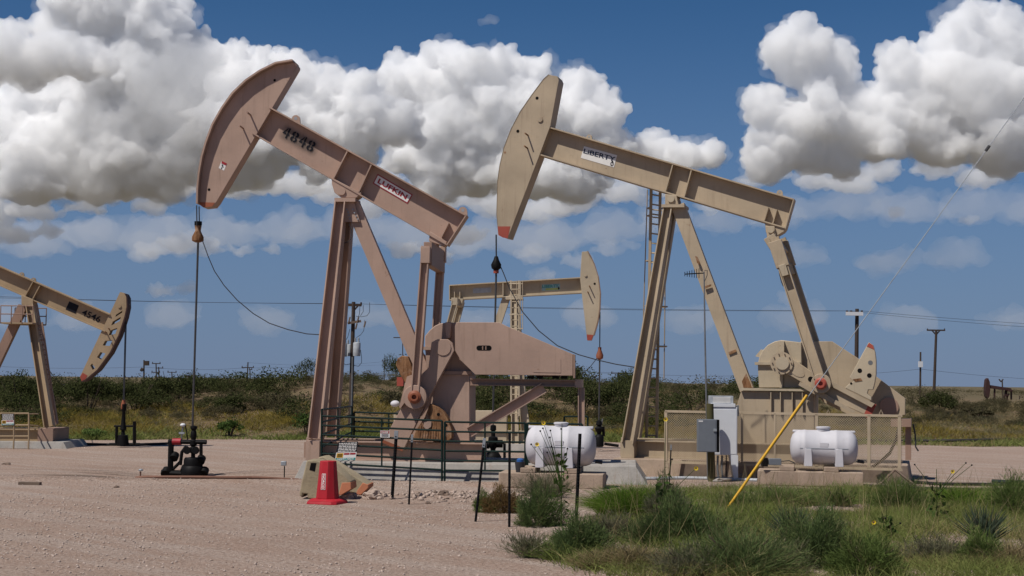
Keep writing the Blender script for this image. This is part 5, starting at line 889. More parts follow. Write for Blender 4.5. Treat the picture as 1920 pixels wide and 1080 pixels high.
for px, py, r, sq, mk, lb in ((701, 937, .15, (1.25, .8, .85), 'rock', 'large pale rock right of the barrier with the orange end'), (716, 934, .10, (1, 1, .8), 'rock', 'middling pale stone touching the large pale rock'), (650, 936, .10, (1.2, 1, .8), 'rock', 'rounded stone at the foot of the cone, under the barrier'), (663, 935, .09, (1, .9, .9), 'rock', 'upright stone beside the rounded one under the barrier'), (833, 936, .10, (1.1, .9, .8), 'rockdark', 'dark rough rock on the rubble behind the fence posts'), (803, 945, .05, (1, 1, .8), 'rockdark', 'small dark stone below the rubble heap'), (218, 914, .05, (1.2, 1, .7), 'rockdark', 'lone dark stone on the gravel left of the wellhead'), (12, 871, .09, (1.3, 1, .5), 'rockdark', 'flat stone at the left edge of the far gravel'), (1667, 921, .05, (1.2, 1, .7), 'rock', 'small pale stone on the ground behind the right hand grass'), (1385, 896, .16, (1.6, .8, .5), 'rock', 'broken stone slab beside the cabinet leg'), (1350, 903, .14, (1.8, .8, .6), 'conc', 'rough concrete footing lump under the cabinet conduits'), (722, 930, .07, (1.3, 1, .7), 'rock', 'small pale stone behind the large pale rock')):
    c = gp(px, py); thing_mesh('rock', rockmesh(r, sq, px), M[mk], (c.x, c.y, zg(c.x, c.y) - .015), lb, 'rock', 'loose rocks')
c = gp(56, 909); thing_mesh('timber_offcut', MB().box((0, 0, .04), (.48, .14, .07)), M['timber'], (c.x, c.y, zg(c.x, c.y) - .01), 'short grey timber offcut lying on the left gravel', 'timber', None, .006, R(-2))
c = gp(65, 822); thing_mesh('timber_offcut', MB().box((0, 0, .04), (.3, .12, .07)), M['timber'], (c.x, c.y - 2, zg(c.x, c.y)), 'dark scrap of timber by the left foundation', 'timber', None, .006)
c = gp(533, 895); fr = Frame(c.x, c.y, 0); s0 = empty('ground_sensor', fr, 'small silver box on a short stake left of the barriers', 'sensor'); MB().cyl((0, 0, -.05), (0, 0, fr.p(533, 874).z), .014, 8).build('stake', M['black'], s0); a = fr.p(532, 869); MB().box((a.x, 0, a.z), (.13, .1, .11)).build('box', M['galv'], s0, .012)
c = gp(263, 899); fr = Frame(c.x, c.y, 0); s0 = empty('ground_valve', fr, 'tiny valve stub rising from the soil left of the wellhead', 'valve'); MB().cyl((0, 0, -.05), (0, 0, fr.p(263, 884).z), .02, 8).build('riser', M['brownhose'], s0); a = fr.p(264, 883); MB().lathe((a.x, 0, a.z), [(.05, 0), (.06, .02), (.03, .05)], 10).build('wheel', M['galv'], s0)
c = gp(702, 897); thing_mesh('drinks_can', MB().lathe((-.09, 0, .055), [(.04, 0), (.055, .015), (.055, .15), (.045, .17)], 14, (1, 0, 0)), M['blue'], (c.x, c.y - .15, zg(c.x, c.y - .15)), 'crushed blue and silver can in front of the pipe fence', 'can')
c = gp(752, 892); thing_mesh('drinks_can', MB().lathe((-.06, 0, .05), [(.03, 0), (.045, .01), (.045, .1), (.04, .12)], 14, (1, 0, 0)), M['blue'], (c.x, c.y, zg(c.x, c.y)), 'tiny blue can at the edge of the grey foundation', 'can')
c = gp(1232, 888); thing_mesh('crate', MB().hull([(-.3, -.2, 0), (.3, -.2, 0), (.3, .2, 0), (-.3, .2, 0)], [(-.26, -.16, .3), (.26, -.16, .3), (.26, .16, .3), (-.26, .16, .3)]), M['timber'], (c.x, c.y, 0), 'low grey crate with a pale edge between the two foundations', 'crate', None, .01)
def hose(pts, r, mat, label, name='hose', cat='hose', grp='hoses and pipes on the ground'):
    P = [gp(*p) for p in pts]; P = [Vector((p.x, p.y, zg(p.x, p.y) + r * .7)) for p in P]; o = P[0].copy(); Q = []
    for i in range(len(P) - 1):
        p0, p1, p2, p3 = P[max(i - 1, 0)], P[i], P[i + 1], P[min(i + 2, len(P) - 1)]
        for t in np.linspace(0, 1, 7)[:-1]: q_ = .5 * ((2 * p1) + (p2 - p0) * t + (2 * p0 - 5 * p1 + 4 * p2 - p3) * t * t + (3 * p1 - p0 - 3 * p2 + p3) * t ** 3); q_.z = max(q_.z, zg(q_.x, q_.y) + r * .6); Q.append(q_ - o)
    Q.append(P[-1] - o); tag(MB().tube(Q, r, 8).build(name, mat, None, 0, o), label, cat, grp)
hose([(1440, 905), (1540, 909), (1640, 916), (1760, 921), (1930, 925)], .055, M['hose'], 'front black hose running along the right edge of the weeds'); hose([(1612, 903), (1690, 905), (1760, 910), (1840, 911), (1930, 912)], .045, M['hose'], 'rear black hose starting at the concrete tank stand'); hose([(1140, 899), (1210, 900), (1300, 899), (1420, 903)], .045, M['greybox'], 'grey pipe on the ground in front of the sloped foundation', 'pipe', 'pipe'); hose([(1150, 899.5), (1164, 899.5)], .075, M['brownhose'], 'short rusty coupling on the grey ground pipe', 'pipe_coupling', 'coupling')
hose([(1860, 905), (1905, 907), (1935, 906)], .05, M['green'], 'dark green pipe end at the right edge of the gravel', 'pipe', 'pipe'); hose([(1108, 895), (1135, 872), (1165, 866)], .02, M['cable'], 'thin bent cable between the nearer tank and the beige post', 'cable', 'cable')
hose([(255, 901), (300, 903), (420, 904), (560, 904)], .035, M['brownhose'], 'rusty ground pipe running from the wellhead to the barriers', 'pipe', 'pipe'); hose([(-20, 836), (120, 834), (230, 836), (330, 833)], .05, M['hose'], 'black flowline along the far gravel by the left pumpjack', 'pipe', 'pipe')
hose([(1560, 832), (1720, 832), (1800, 833), (1935, 831)], .07, M['bankdark'], 'dark flowline along the far right edge of the pad', 'pipe', 'pipe')
# ------------------------------------------------------------------ vegetation
def blades(P, D, L, Wd, bend, rng, tint, seg=3):
    """curved tapering blades: P bases, D unit directions, L lengths, Wd widths, bend vectors"""
    n = len(P); sd = np.cross(D, rng.normal(size=(n, 3))); sd /= np.linalg.norm(sd, axis=1, keepdims=True) + 1e-9; out = []
    for k in range(seg):
        t = k / seg; c = P + D * (L * t)[:, None] + bend * (t * t); w_ = sd * (Wd * (1 - .75 * t) / 2)[:, None]; out += [c - w_, c + w_]
    out.append(P + D * L[:, None] + bend); V = np.stack(out, 1).reshape(-1, 3); m = 2 * seg + 1; b = np.arange(n) * m
    Q = np.concatenate([np.stack([b + 2 * k, b + 2 * k + 1, b + 2 * k + 3, b + 2 * k + 2], 1) for k in range(seg - 1)]) if seg > 1 else np.zeros((0, 4), int)
    T = np.stack([b + 2 * seg - 2, b + 2 * seg - 1, b + 2 * seg], 1); return V, Q, T, np.repeat(tint, m)
def leaves(P, size, rng, tint, asp=.55, up=.3):
    """small pointed leaf quads with random facing"""
    n = len(P); a = rng.normal(size=(n, 3)); a[:, 2] += up; a /= np.linalg.norm(a, axis=1, keepdims=True); b = np.cross(a, rng.normal(size=(n, 3))); b /= np.linalg.norm(b, axis=1, keepdims=True)
    s = (size * rng.uniform(.6, 1.35, n))[:, None]; V = np.stack([P - a * s, P + b * s * asp, P + a * s, P - b * s * asp], 1).reshape(-1, 3); return V, np.arange(4 * n).reshape(-1, 4), np.zeros((0, 3), int), np.repeat(tint, 4)
def merge(L):
    V, Q, T, t = [], [], [], []; o = 0
    for v, q, tr, ti in L: V.append(v); Q.append(q + o); T.append(tr + o); t.append(ti); o += len(v)
    return np.concatenate(V), np.concatenate(Q), np.concatenate(T), np.concatenate(t)
def unit(rng, n, lo=-.1):
    z = rng.uniform(lo, 1, n); a = rng.uniform(0, 2 * PI, n); q = np.sqrt(np.clip(1 - z * z, 0, 1)); return np.stack([q * np.cos(a), q * np.sin(a), z], 1)
G_dark = leafy('dark_green_stems', (.078, .112, .042), (.125, .168, .060), (.20, .18, .09)); G_mid = leafy('mid_green_stems', (.105, .150, .042), (.155, .205, .062), (.25, .22, .11)); G_bright = leafy('bright_green_blades', (.085, .16, .018), (.125, .205, .03), (.20, .20, .07))
G_grey = leafy('grey_green_twigs', (.125, .130, .075), (.18, .175, .105), (.23, .185, .12)); G_brown = leafy('dry_brown_twigs', (.15, .095, .042), (.21, .135, .06), (.10, .11, .04)); G_straw = leafy('straw_blades', (.25, .19, .095), (.33, .26, .14), (.12, .12, .05)); G_blue = leafy('blue_green_spikes', (.050, .072, .046), (.085, .108, .070), (.15, .13, .08)); G_leaf = leafy('broad_green_leaves', (.05, .085, .022), (.08, .12, .035), (.12, .13, .05))
G_mesq = leafy('mesquite_foliage', (.042, .050, .020), (.075, .084, .032), (.14, .12, .06)); G_mesq2 = leafy('dull_olive_foliage', (.075, .068, .036), (.115, .10, .055), (.18, .14, .085)); G_grass = leafy('mixed_field_grass', (.145, .180, .048), (.21, .23, .075), (.34, .27, .13)); G_yell = leafy('yellowing_field_grass', (.20, .165, .035), (.27, .20, .055), (.10, .14, .03)); BARK = plain('dry_bark', (.09, .065, .045), .9)
def bush_mesh(seed, w_, h, n, kind):
    rng = np.random.default_rng(seed)
    if kind == 'broom':                     # thin upright stems fanning from the root, fine twigs on them
        k = n // 9; d = unit(rng, k, .25); d[:, :2] *= w_ / h * .55; d /= np.linalg.norm(d, axis=1, keepdims=True); P = np.concatenate([rng.normal(size=(k, 2)) * w_ * .10, np.zeros((k, 1))], 1); L = h * rng.uniform(.55, 1.05, k); bd = np.concatenate([d[:, :2] * (L * .35)[:, None], -.12 * L[:, None]], 1)
        A = [blades(P, d, L, np.full(k, .012), bd, rng, rng.uniform(0, 1, k))]; m = n - k; i = rng.integers(0, k, m); t = rng.uniform(.22, .98, m)
        p = P[i] + d[i] * (L[i] * t)[:, None] + bd[i] * (t * t)[:, None]; dd = d[i] + rng.normal(size=(m, 3)) * .55; dd[:, 2] += .25; dd /= np.linalg.norm(dd, axis=1, keepdims=True); l = h * rng.uniform(.10, .26, m)
        A.append(blades(p, dd, l, np.full(m, .008), dd * 0, rng, rng.uniform(0, 1, m), 2)); return merge(A)
    if kind == 'dome':                      # dense rounded tumbleweed of fine twigs
        d = unit(rng, n, 0.0); lob = 1 + .22 * np.sin(3 * np.arctan2(d[:, 1], d[:, 0]) + seed) + .16 * np.sin(7 * d[:, 2] + 5 * d[:, 0] + seed); r = rng.uniform(.25, 1, n) ** .55 * lob; P = d * r[:, None] * np.array([w_ / 2, w_ / 2 * .8, h]) * .86
        dd = d + rng.normal(size=(n, 3)) * .5; dd[:, 2] += .35; dd /= np.linalg.norm(dd, axis=1, keepdims=True); l = h * rng.uniform(.10, .24, n); return blades(P, dd, l, np.full(n, .009), rng.normal(size=(n, 3)) * .02, rng, np.clip(rng.normal(.4, .22, n) + .2 * np.sin(6 * d[:, 0] + seed), 0, 1), 2)
    if kind == 'tuft':                      # bunch grass
        d = unit(rng, n, .45); d[:, :2] *= .9; d /= np.linalg.norm(d, axis=1, keepdims=True); P = np.concatenate([rng.normal(size=(n, 2)) * w_ * .22, np.zeros((n, 1))], 1); L = h * rng.uniform(.5, 1.15, n); bd = np.concatenate([d[:, :2] * (L * .5)[:, None], -.28 * L[:, None]], 1)
        return blades(P, d, L, np.full(n, .011), bd, rng, rng.uniform(0, 1, n))
    if kind == 'yucca':                     # stiff spikes
        d = unit(rng, n, .05); d[:, 2] += .5; d /= np.linalg.norm(d, axis=1, keepdims=True); P = np.concatenate([rng.normal(size=(n, 2)) * .05, rng.uniform(0, .12, (n, 1))], 1); return blades(P, d, h * rng.uniform(.7, 1.05, n), np.full(n, .028), d * 0, rng, rng.uniform(0, .75, n), 2)
    if kind == 'mesquite':                  # clumps of leaves on an uneven crown, gaps between
        k = 16; cd = unit(rng, k, -.15); cc = cd * rng.uniform(.45, .95, (k, 1)) * np.array([w_ / 2, w_ / 2, h * .42]) + np.array([0, 0, h * .52]); cr = rng.uniform(.16, .34, k) * h; i = rng.integers(0, k, n); dd = unit(rng, n, -1); P = cc[i] + dd * (cr[i] * rng.uniform(.3, 1.05, n) ** .6)[:, None] * np.array([1.2, 1.2, .8]); P[:, 2] = np.maximum(P[:, 2], .04)
        tint = np.clip(rng.uniform(0, .75, n) * (.5 + .5 * rng.uniform(0, 1, k)[i]) + .1, 0, 1); return leaves(P, .05, rng, tint, .55, .2)
    if kind == 'sun':                       # tall sunflower: leaves up a stem
        m = 46; t = rng.uniform(.02, .72, m) ** 1.1; a = rng.uniform(0, 2 * PI, m); P = np.stack([np.cos(a) * (w_ * (.62 - .6 * t)) * .6, np.sin(a) * (w_ * (.62 - .6 * t)) * .6, t * h], 1); return leaves(P, .062, rng, rng.uniform(0, .8, m), .55, .1)
_MESH = {}
def shrub(px, py, wpx, hpx, kind, mat, label, cat='shrub', n=2600, seed=None, name='shrub', group='shrubs among the foreground weeds'):
    c = gp(px, py); s = F / c.y; w_, h = wpx / s * 1.12, hpx / s * 1.15; n = int(n * 1.45) if kind not in ('sun', 'yucca') else n; seed = seed if seed is not None else int(px * 7 + py)
    root = bpy.data.objects.new(name, None); C.objects.link(root); root.location = (c.x, c.y, zg(c.x, c.y) - .01); tag(root, label, cat, group)
    V, Q, T, t = bush_mesh(seed, w_, h, n, kind); me = raw_mesh('foliage', V, Q, T, mat, t); o = bpy.data.objects.new('foliage', me); C.objects.link(o); o.parent = root
    st = MB(); rnd = random.Random(seed)
    for k in range(5 if kind != 'sun' else 1): a = rnd.uniform(0, 2 * PI); q_ = .28 if kind != 'sun' else .0; st.tube([(0, 0, -.05), (math.cos(a) * w_ * q_ * .5, math.sin(a) * w_ * q_ * .5, h * .35), (math.cos(a) * w_ * q_, math.sin(a) * w_ * q_, h * (.6 if kind != 'sun' else .98))], .012, 5, .005)
    st.build('stems', BARK if kind != 'sun' else G_leaf, root)
    return root, c, s
shrub(1022, 935, 95, 55, 'broom', G_grey, 'grey green broom bush with bare tips in front of the white tank stand', n=2200); shrub(1010, 986, 92, 62, 'dome', G_dark, 'dark green rounded bush right of the upright black post', n=4200)
shrub(942, 961, 78, 44, 'dome', G_brown, 'orange brown tumbleweed between the leaning and the upright post', n=3400); shrub(908, 960, 44, 36, 'dome', G_mid, 'small green bush at the left side of the brown tumbleweed', n=1600)
shrub(1085, 1052, 112, 72, 'dome', G_dark, 'dense dark bush at the left end of the weeds', n=4800); shrub(1150, 1012, 90, 50, 'broom', G_grey, 'brownish grey twiggy bush behind the dense dark bush', n=2400); shrub(990, 1046, 50, 52, 'broom', G_grey, 'small grey bush standing alone at the left tip of the weeds', n=1300)
shrub(1128, 1068, 70, 44, 'tuft', G_straw, 'straw coloured tuft below the dense dark bush', n=900); shrub(1190, 1070, 84, 52, 'tuft', G_straw, 'pale straw bush right of the straw coloured tuft', n=1200); shrub(1040, 1050, 60, 42, 'broom', G_mid, 'thin yellowish green bush beside the lone grey bush', n=1200)
shrub(1192, 974, 96, 74, 'tuft', G_bright, 'bright yellow green mound left of the yellow guy guard', n=5200); shrub(1250, 985, 84, 72, 'dome', G_grey, 'grey green dome right behind the bright mound', n=3200); shrub(1275, 1030, 150, 80, 'dome', G_dark, 'broad dark green bush in the middle of the weeds', n=5600); shrub(1222, 1030, 80, 62, 'broom', G_dark, 'feathery green bush at the left shoulder of the broad dark bush', n=2600)
shrub(1330, 1020, 110, 70, 'broom', G_mid, 'mid green feathery bush below the anchor of the guy wire', n=3000); shrub(1390, 1086, 200, 100, 'broom', G_dark, 'wide blue green bush at the bottom edge', n=5200); shrub(1290, 1088, 120, 60, 'broom', G_grey, 'grey brown bush at the bottom edge left of the wide blue green one', n=2600)
shrub(1488, 1022, 62, 62, 'yucca', G_blue, 'spiky dark yucca behind the round dark bush', 'yucca', 240, None, 'yucca', 'yuccas among the weeds'); shrub(1845, 1028, 60, 66, 'yucca', G_blue, 'spiky dark yucca near the right edge of the weeds', 'yucca', 200, None, 'yucca', 'yuccas among the weeds')
shrub(1530, 1070, 150, 96, 'dome', G_dark, 'round dark bush in front of the spiky yucca', n=5600); shrub(1450, 1075, 100, 66, 'broom', G_grey, 'dry grey bush left of the round dark bush', n=2200); shrub(1630, 1085, 140, 74, 'dome', G_mid, 'low green bush at the bottom edge right of the round dark bush', n=4200)
shrub(1692, 965, 130, 62, 'dome', G_mid, 'rounded fresh green bush in the middle of the right hand grass', n=4400); shrub(1572, 955, 80, 44, 'broom', G_mid, 'thin green bush in front of the clean tank stand', n=1800); shrub(1760, 1062, 130, 60, 'broom', G_grey, 'faded brown bush in the lower right of the weeds', n=2800); shrub(1840, 1072, 90, 66, 'dome', G_mid, 'green bush below the right hand yucca', n=3000)
shrub(1900, 970, 110, 62, 'dome', G_mid, 'green bush at the right edge level with the hoses', n=3600); shrub(1800, 960, 90, 60, 'tuft', G_bright, 'fresh light green grass clump near the sunflower stalks', n=2200); shrub(1895, 1075, 90, 74, 'tuft', G_straw, 'arching straw tuft in the bottom right corner', n=1300); shrub(1470, 950, 90, 48, 'tuft', G_mid, 'upright green grass clump right of the yellow guy guard', n=2000); shrub(1390, 960, 90, 44, 'broom', G_mid, 'loose green bush right at the foot of the yellow guy guard', n=2000)
def sunflower(px, py, wpx, hpx, label, flowers, n=46):
    root, c, s = shrub(px, py, wpx, hpx, 'sun', G_leaf, label, 'sunflower', n, None, 'sunflower', 'wild sunflowers')
    for i, (fx, fy, op) in enumerate(flowers):
        fr = Frame(c.x, c.y, 0, zg(c.x, c.y)); p = fr.p(fx, fy); st = MB().tube([(0, 0, p.z * .45), (p.x * .5, 0, p.z * .75), p], .007, 5, .004); so = st.build('flower_stalk', G_leaf, root)
        if op:
            m = MB()
            for t in np.linspace(0, 2 * PI, 12, endpoint=False): d = Vector((math.cos(t), -.35, math.sin(t))); q_ = Vector((-math.sin(t), 0, math.cos(t))) * .014; m.add([p + d * .015 - q_, p + d * .040, p + d * .015 + q_], [(0, 1, 2)])
            m.build('petals', M['petal'], so); MB().ball(p, .018, (1, .6, 1), 10, 6).build('flower_centre', M['brownhose'], so)
        else: MB().ball(p, .016, (1, 1, 1), 8, 6).build('seed_head', M['post'], so)
sunflower(1052, 990, 52, 172, 'tall dried sunflower with seed heads in front of the nearer tank', [(1013, 807, 0), (1018, 802, 0), (1032, 806, 0), (1052, 803, 0), (996, 832, 0), (1007, 832, 1), (1031, 819, 0), (1034, 836, 0), (1026, 847, 0), (1037, 849, 0), (1064, 840, 0), (1019, 792, 1)])
sunflower(1246, 1000, 62, 140, 'leafy sunflower plant with broad dark leaves left of the guy guard', [(1248, 785, 1), (1305, 877, 1), (1260, 860, 0)]); sunflower(1662, 1022, 46, 56, 'short sunflower in the grass below the clean tank', [(1638, 978, 1), (1660, 970, 0), (1672, 974, 0), (1688, 980, 0)]); sunflower(1757, 985, 50, 86, 'sunflower with one open bloom standing high by the hoses', [(1786, 883, 1), (1811, 867, 0), (1822, 871, 0), (1715, 870, 0)])
# grass filling the weeds, many thousands of blades: one object
rng = np.random.default_rng(5); n = 190000; X_ = rng.uniform(.2, 13, n); Y_ = rng.uniform(16.6, 31.6, n)
left = np.interp(Y_, [16.6, 17.6, 19, 21, 23.5, 25.5, 28, 30, 31.6], [1.3, .75, .25, .45, 1.0, 1.9, 2.1, 2.2, 3.2]); dens = sstep(X_ - left, -.1, .6) * (1 - .75 * sstep(Y_, 29.2, 31.6)) * np.clip(.62 + .75 * wob(X_, Y_, 1.3, 3), .04, 1); keep = rng.uniform(0, 1, n) < dens; X_, Y_ = X_[keep], Y_[keep]; n = len(X_)
d = unit(rng, n, .62); hgt = (.11 + .30 * np.clip(.5 + .5 * wob(X_, Y_, 1.1, 8), 0, 1)) * rng.uniform(.55, 1.3, n); P = np.stack([X_, Y_, zground(X_, Y_) - .01], 1); bd = np.concatenate([d[:, :2] * (hgt * .4)[:, None], -.2 * hgt[:, None]], 1)
tint = np.clip(rng.uniform(0, .70, n) + .42 * wob(X_, Y_, .8, 2) + .2 * wob(X_, Y_, 2.1, 5), 0, 1); V, Q, T, t = blades(P, d, hgt, np.full(n, .009), bd, rng, tint); me = raw_mesh('weed_grass', V, Q, T, G_grass, t); o = bpy.data.objects.new('weed_grass', me); C.objects.link(o); tag(o, 'mixed green and straw grass filling the right foreground', None, None, 'stuff')
n = 1500; X_ = rng.uniform(1.2, 12.5, n); Y_ = rng.uniform(18, 31, n); d = unit(rng, n, .8); hgt = rng.uniform(.4, .85, n); P = np.stack([X_, Y_, zground(X_, Y_)], 1); keep = X_ > np.interp(Y_, [18, 21, 25, 31], [.9, .9, 2.2, 2.6]); V, Q, T, t = blades(P[keep], d[keep], hgt[keep], np.full(keep.sum(), .007), d[keep] * .12, rng, rng.uniform(0, 1, keep.sum())); me = raw_mesh('seed_stalks', V, Q, T, G_straw, t); o = bpy.data.objects.new('weed_grass', me); C.objects.link(o); tag(o, 'tall straw seed stalks sticking out of the weeds', None, None, 'stuff')
# field grass strip between pad and bank
n = 150000; X_ = rng.uniform(-27, 31, n); e = pad_edge(X_); dY = rng.uniform(0, 1, n) ** 1.2 * 13; Y_ = e + .2 + dY; right = sstep(X_, 9, 14); wgt = (1 - .5 * right) * np.clip(.7 + .45 * wob(X_, Y_, .8, 4), .1, 1) * (1 - .6 * sstep(dY, 7, 13)); keep = rng.uniform(0, 1, n) < wgt; X_, Y_, dY = X_[keep], Y_[keep], dY[keep]; n = len(X_)
d = unit(rng, n, .6); hgt = (.28 + .22 * wob(X_, Y_, .7, 7)) * rng.uniform(.6, 1.3, n); P = np.stack([X_, Y_, zground(X_, Y_) - .01], 1); bd = np.concatenate([d[:, :2] * (hgt * .4)[:, None], -.15 * hgt[:, None]], 1); green = (1 - sstep(dY + .8 * wob(X_, Y_, .5, 9), 1.2, 3.6))
for sel, mt, nm, lb in ((rng.uniform(0, 1, n) < green, G_grass, 'field_grass', 'green grass fringe along the far edge of the pad'), (rng.uniform(0, 1, n) < 2, G_yell, 'field_grass', 'yellowing grass strip below the scrub bank')):
    if mt is G_yell: sel = ~first
    else: first = sel
    V, Q, T, t = blades(P[sel], d[sel], hgt[sel], np.full(sel.sum(), .032), bd[sel], rng, np.clip(rng.uniform(0, .8, sel.sum()) + .3 * wob(X_[sel], Y_[sel], .6, 3), 0, 1), 2); me = raw_mesh(nm, V, Q, T, mt, t); o = bpy.data.objects.new(nm, me); C.objects.link(o); tag(o, lb, None, None, 'stuff')
# scrub on the bank that reads as one mass: one object of many bush crowns
protos = [bush_mesh(s, 2.2, 1.5, 1100, 'mesquite') for s in range(7)]
def scatter(name, mat, label, spots, kinds, cat=None):
    A = []
    for x, y, sx, sz, k, a in spots:
        v, q, t, ti = kinds[k % len(kinds)]; ca, sa = math.cos(a), math.sin(a); w_ = np.stack([(v[:, 0] * ca - v[:, 1] * sa) * sx + x, (v[:, 0] * sa + v[:, 1] * ca) * sx + y, v[:, 2] * sz + zg(x, y) - .1], 1); A.append((w_, q, t, np.clip(ti + rng.uniform(-.12, .12), 0, 1)))
    V, Q, T, t = merge(A); me = raw_mesh(name, V, Q, T, mat, t); o = bpy.data.objects.new(name, me); C.objects.link(o); tag(o, label, cat, None, 'stuff'); return o
rs = random.Random(9)
def dens_at(x): return float(np.interp(x, [-30, -17, -14, -11, -7, -3, 0, 3, 8, 12, 16, 20, 30], [1, 1, .85, .55, .42, .45, .8, .85, .6, .3, .12, .12, .2]))
sp1, sp2 = [], []
while len(sp1) < 165:
    x = rs.uniform(-27, 30); off = rs.uniform(5, 24); y = float(pad_edge(x)) + off
    if -19 < x < -9 and off < 9: continue
    if rs.random() > dens_at(x): continue
    if .318 < x / y < .38 and off > 9: continue
    sp1.append((x, y, rs.uniform(.45, 1.25), rs.uniform(.38, 1.25) * (1 if -12 < x < 5 else .78), rs.randrange(7), rs.uniform(0, 6)))
while len(sp2) < 420:
    x = rs.uniform(-27, 30); off = rs.uniform(7, 26); y = float(pad_edge(x)) + off; sp2.append((x, y, rs.uniform(.25, .6), rs.uniform(.28, .55), rs.randrange(7), rs.uniform(0, 6)))
sp4 = []
while len(sp4) < 620:
    y = 88 + 300 * rs.random() ** 2; x = rs.uniform(-.42, .44) * y
    if .318 < x / y < .38 and y < 150: continue
    sp4.append((x, y, rs.uniform(.8, 2.4), rs.uniform(.35, .9), rs.randrange(7), rs.uniform(0, 6)))
prot4 = [bush_mesh(70 + s, 2.2, 1.5, 260, 'mesquite') for s in range(7)]
scatter('far_scrub', G_mesq2, 'distant scrub on the plain beyond the bank', sp4, prot4)
scatter('scrub', G_mesq, 'dark green mesquite scrub covering the bank', sp1, protos); scatter('scrub', G_mesq2, 'dull olive low scrub dotted over the bank', sp2, protos)
tufts = [bush_mesh(40 + s, .7, .55, 90, 'tuft') for s in range(4)]; tufts = [(v, q, t, ti) for v, q, t, ti in tufts]
sp3 = []
while len(sp3) < 1500:
    x = rs.uniform(-25, 31); off = rs.uniform(2, 26); y = float(pad_edge(x)) + off
    if x < 8 and rs.random() > .3: continue
    sp3.append((x, y, rs.uniform(.9, 1.9), rs.uniform(.7, 1.3), rs.randrange(4), rs.uniform(0, 6)))
for v, q, t, ti in tufts: pass
scatter('dry_grass', G_straw, 'pale dry bunch grass over the bank', sp3[:900], tufts); scatter('dry_grass', G_grey, 'grey green bunch grass over the bank', sp3[900:], tufts)
# bushes on the bank one can tell apart
def bank_bush(px, py, Y, wpx, hpx, label, mat=None, n=2600):
    p = at(px, py, Y); s = F / Y; w_, h = wpx / s, hpx / s; root = bpy.data.objects.new('mesquite_bush', None); C.objects.link(root); z = zg(p.x, Y); root.location = (p.x, Y, min(z, p.z) - .05); tag(root, label, 'bush', 'bushes on the bank'); V, Q, T, t = bush_mesh(int(px), w_, h, n, 'mesquite'); o = bpy.data.objects.new('crown', raw_mesh('crown', V, Q, T, mat or G_mesq, t)); C.objects.link(o); o.parent = root
    st = MB(); rnd = random.Random(int(px))
    for k in range(6): a = rnd.uniform(0, 6.3); st.tube([(0, 0, -.2), (math.cos(a) * w_ * .15, math.sin(a) * w_ * .15, h * .4), (math.cos(a) * w_ * .33, math.sin(a) * w_ * .33, h * rnd.uniform(.7, .95))], .035, 5, .01)
    st.build('stems', BARK, root)
bank_bush(325, 768, 66, 100, 78, 'leafy mesquite bush rising above the crest between the two left rods', n=3400); bank_bush(255, 775, 64, 90, 66, 'dark bush on the bank just right of the thin rod'); bank_bush(165, 772, 63, 110, 74, 'broad dark bush below the tip of the slotted horsehead', n=3400); bank_bush(35, 770, 63, 100, 70, 'dark bush behind the left pumpjack foot'); bank_bush(430, 785, 64, 70, 46, 'low round bush on the bank right of the main rod'); bank_bush(520, 778, 66, 76, 48, 'bush on the open pink slope left of the pink post', G_mesq2)
bank_bush(1090, 770, 66, 110, 82, 'tall dense bush behind the small back wellhead', n=2000); bank_bush(1150, 770, 66, 90, 66, 'dense bush touching the left side of the beige post'); bank_bush(915, 775, 67, 70, 50, 'bush framed by the brace under the belt guard'); bank_bush(1300, 775, 68, 110, 58, 'round bush behind the left bay of the mesh guard', n=1700); bank_bush(1760, 770, 72, 90, 48, 'dark bush on the crest below the tall T shaped pole'); bank_bush(1830, 772, 70, 60, 24, 'spreading bush on the crest left of the far pumpjack', G_mesq2); bank_bush(745, 780, 67, 60, 46, 'olive bush on the bank behind the crank', G_mesq2)
bank_bush(175, 826, 53.5, 54, 26, 'bright low bush at the pad edge left of the thin rod', G_mid, 900); bank_bush(430, 818, 56, 60, 34, 'green bush in the grass strip right of the main rod', G_leaf, 900); bank_bush(575, 815, 57, 52, 46, 'upright green bush in the grass beside the pink post', G_leaf, 900)
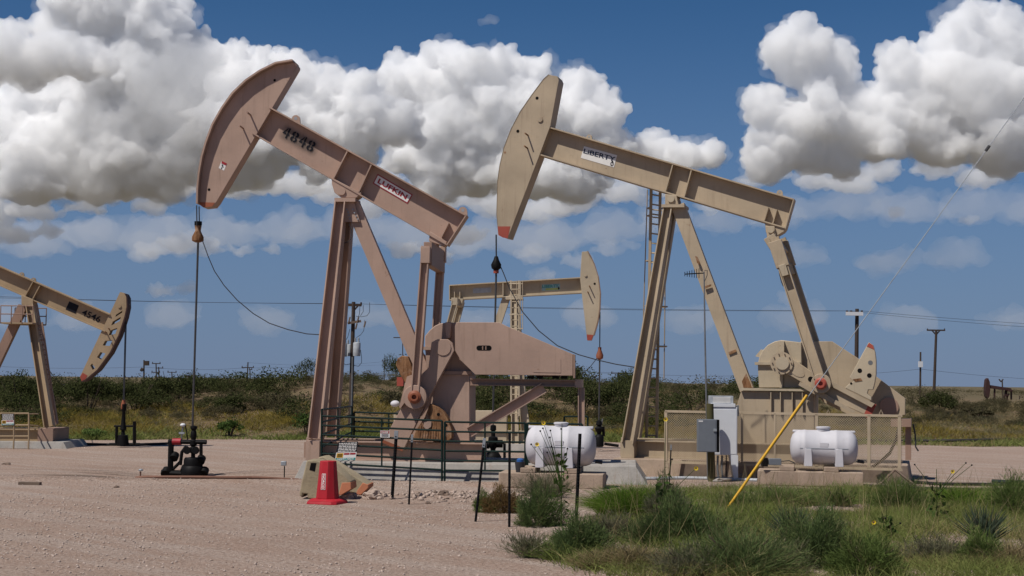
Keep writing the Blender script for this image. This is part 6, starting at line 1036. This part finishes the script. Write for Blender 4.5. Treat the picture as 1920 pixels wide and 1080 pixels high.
# ------------------------------------------------------------------ loose stones
M['stone'] = concrete('caliche_stone', (.47, .37, .31)); M['stonedark'] = concrete('brown_stone', (.30, .215, .17))
def gravel(name, n, mat, label, xs, ys, smin, smax, seed, mask=None):
    r_ = np.random.default_rng(seed); x = r_.uniform(*xs, n); y = r_.uniform(*ys, n)
    if mask is not None: k = r_.uniform(0, 1, n) < mask(x, y); x, y = x[k], y[k]
    n = len(x); s = smin + (smax - smin) * r_.uniform(0, 1, n) ** 3; base = np.array([(1, 0, 0), (0, 1, 0), (-1, 0, 0), (0, -1, 0), (0, 0, .7), (0, 0, -.5)], float); V = base[None] * r_.uniform(.6, 1.3, (n, 6, 1)) + r_.normal(size=(n, 6, 3)) * .16; a = r_.uniform(0, 6.28, n); ca, sa = np.cos(a)[:, None], np.sin(a)[:, None]
    V = np.stack([V[..., 0] * ca - V[..., 1] * sa, V[..., 0] * sa + V[..., 1] * ca, V[..., 2]], -1) * s[:, None, None]; V += np.stack([x, y, zground(x, y) + s * .12], 1)[:, None]; f = np.array([(0, 1, 4), (1, 2, 4), (2, 3, 4), (3, 0, 4), (1, 0, 5), (2, 1, 5), (3, 2, 5), (0, 3, 5)])
    T = (np.arange(n)[:, None, None] * 6 + f[None]).reshape(-1, 3); me = raw_mesh(name, V.reshape(-1, 3), None, T, mat); o = bpy.data.objects.new(name, me); C.objects.link(o); tag(o, label, None, None, 'stuff')
gravel('gravel', 42000, M['stone'], 'pale stones scattered over the pad', (-13, 9), (16.5, 34), .006, .030, 1, lambda x, y: np.clip(.55 + .5 * wob(x, y, .9, 2), .08, 1) * np.where(x > 2, .5, 1)); gravel('gravel', 7000, M['stonedark'], 'dark stones scattered over the pad', (-13, 9), (16.5, 34), .004, .022, 2, lambda x, y: .55 * np.clip(.3 + .7 * wob(x, y, .8, 5), .03, 1)); gravel('rubble', 1500, M['rock'], 'broken stones heaped behind the fence posts', (-2.9, 1.1), (27.2, 30.2), .02, .085, 3, lambda x, y: np.exp(-(((x + .9) / 1.2) ** 2 + ((y - 28.6) / .75) ** 2))); gravel('rubble', 500, M['rockdark'], 'dark broken stones in the heap', (-2.9, 1.1), (27.2, 30.2), .02, .07, 4, lambda x, y: np.exp(-(((x + .9) / 1.2) ** 2 + ((y - 28.6) / .75) ** 2)))
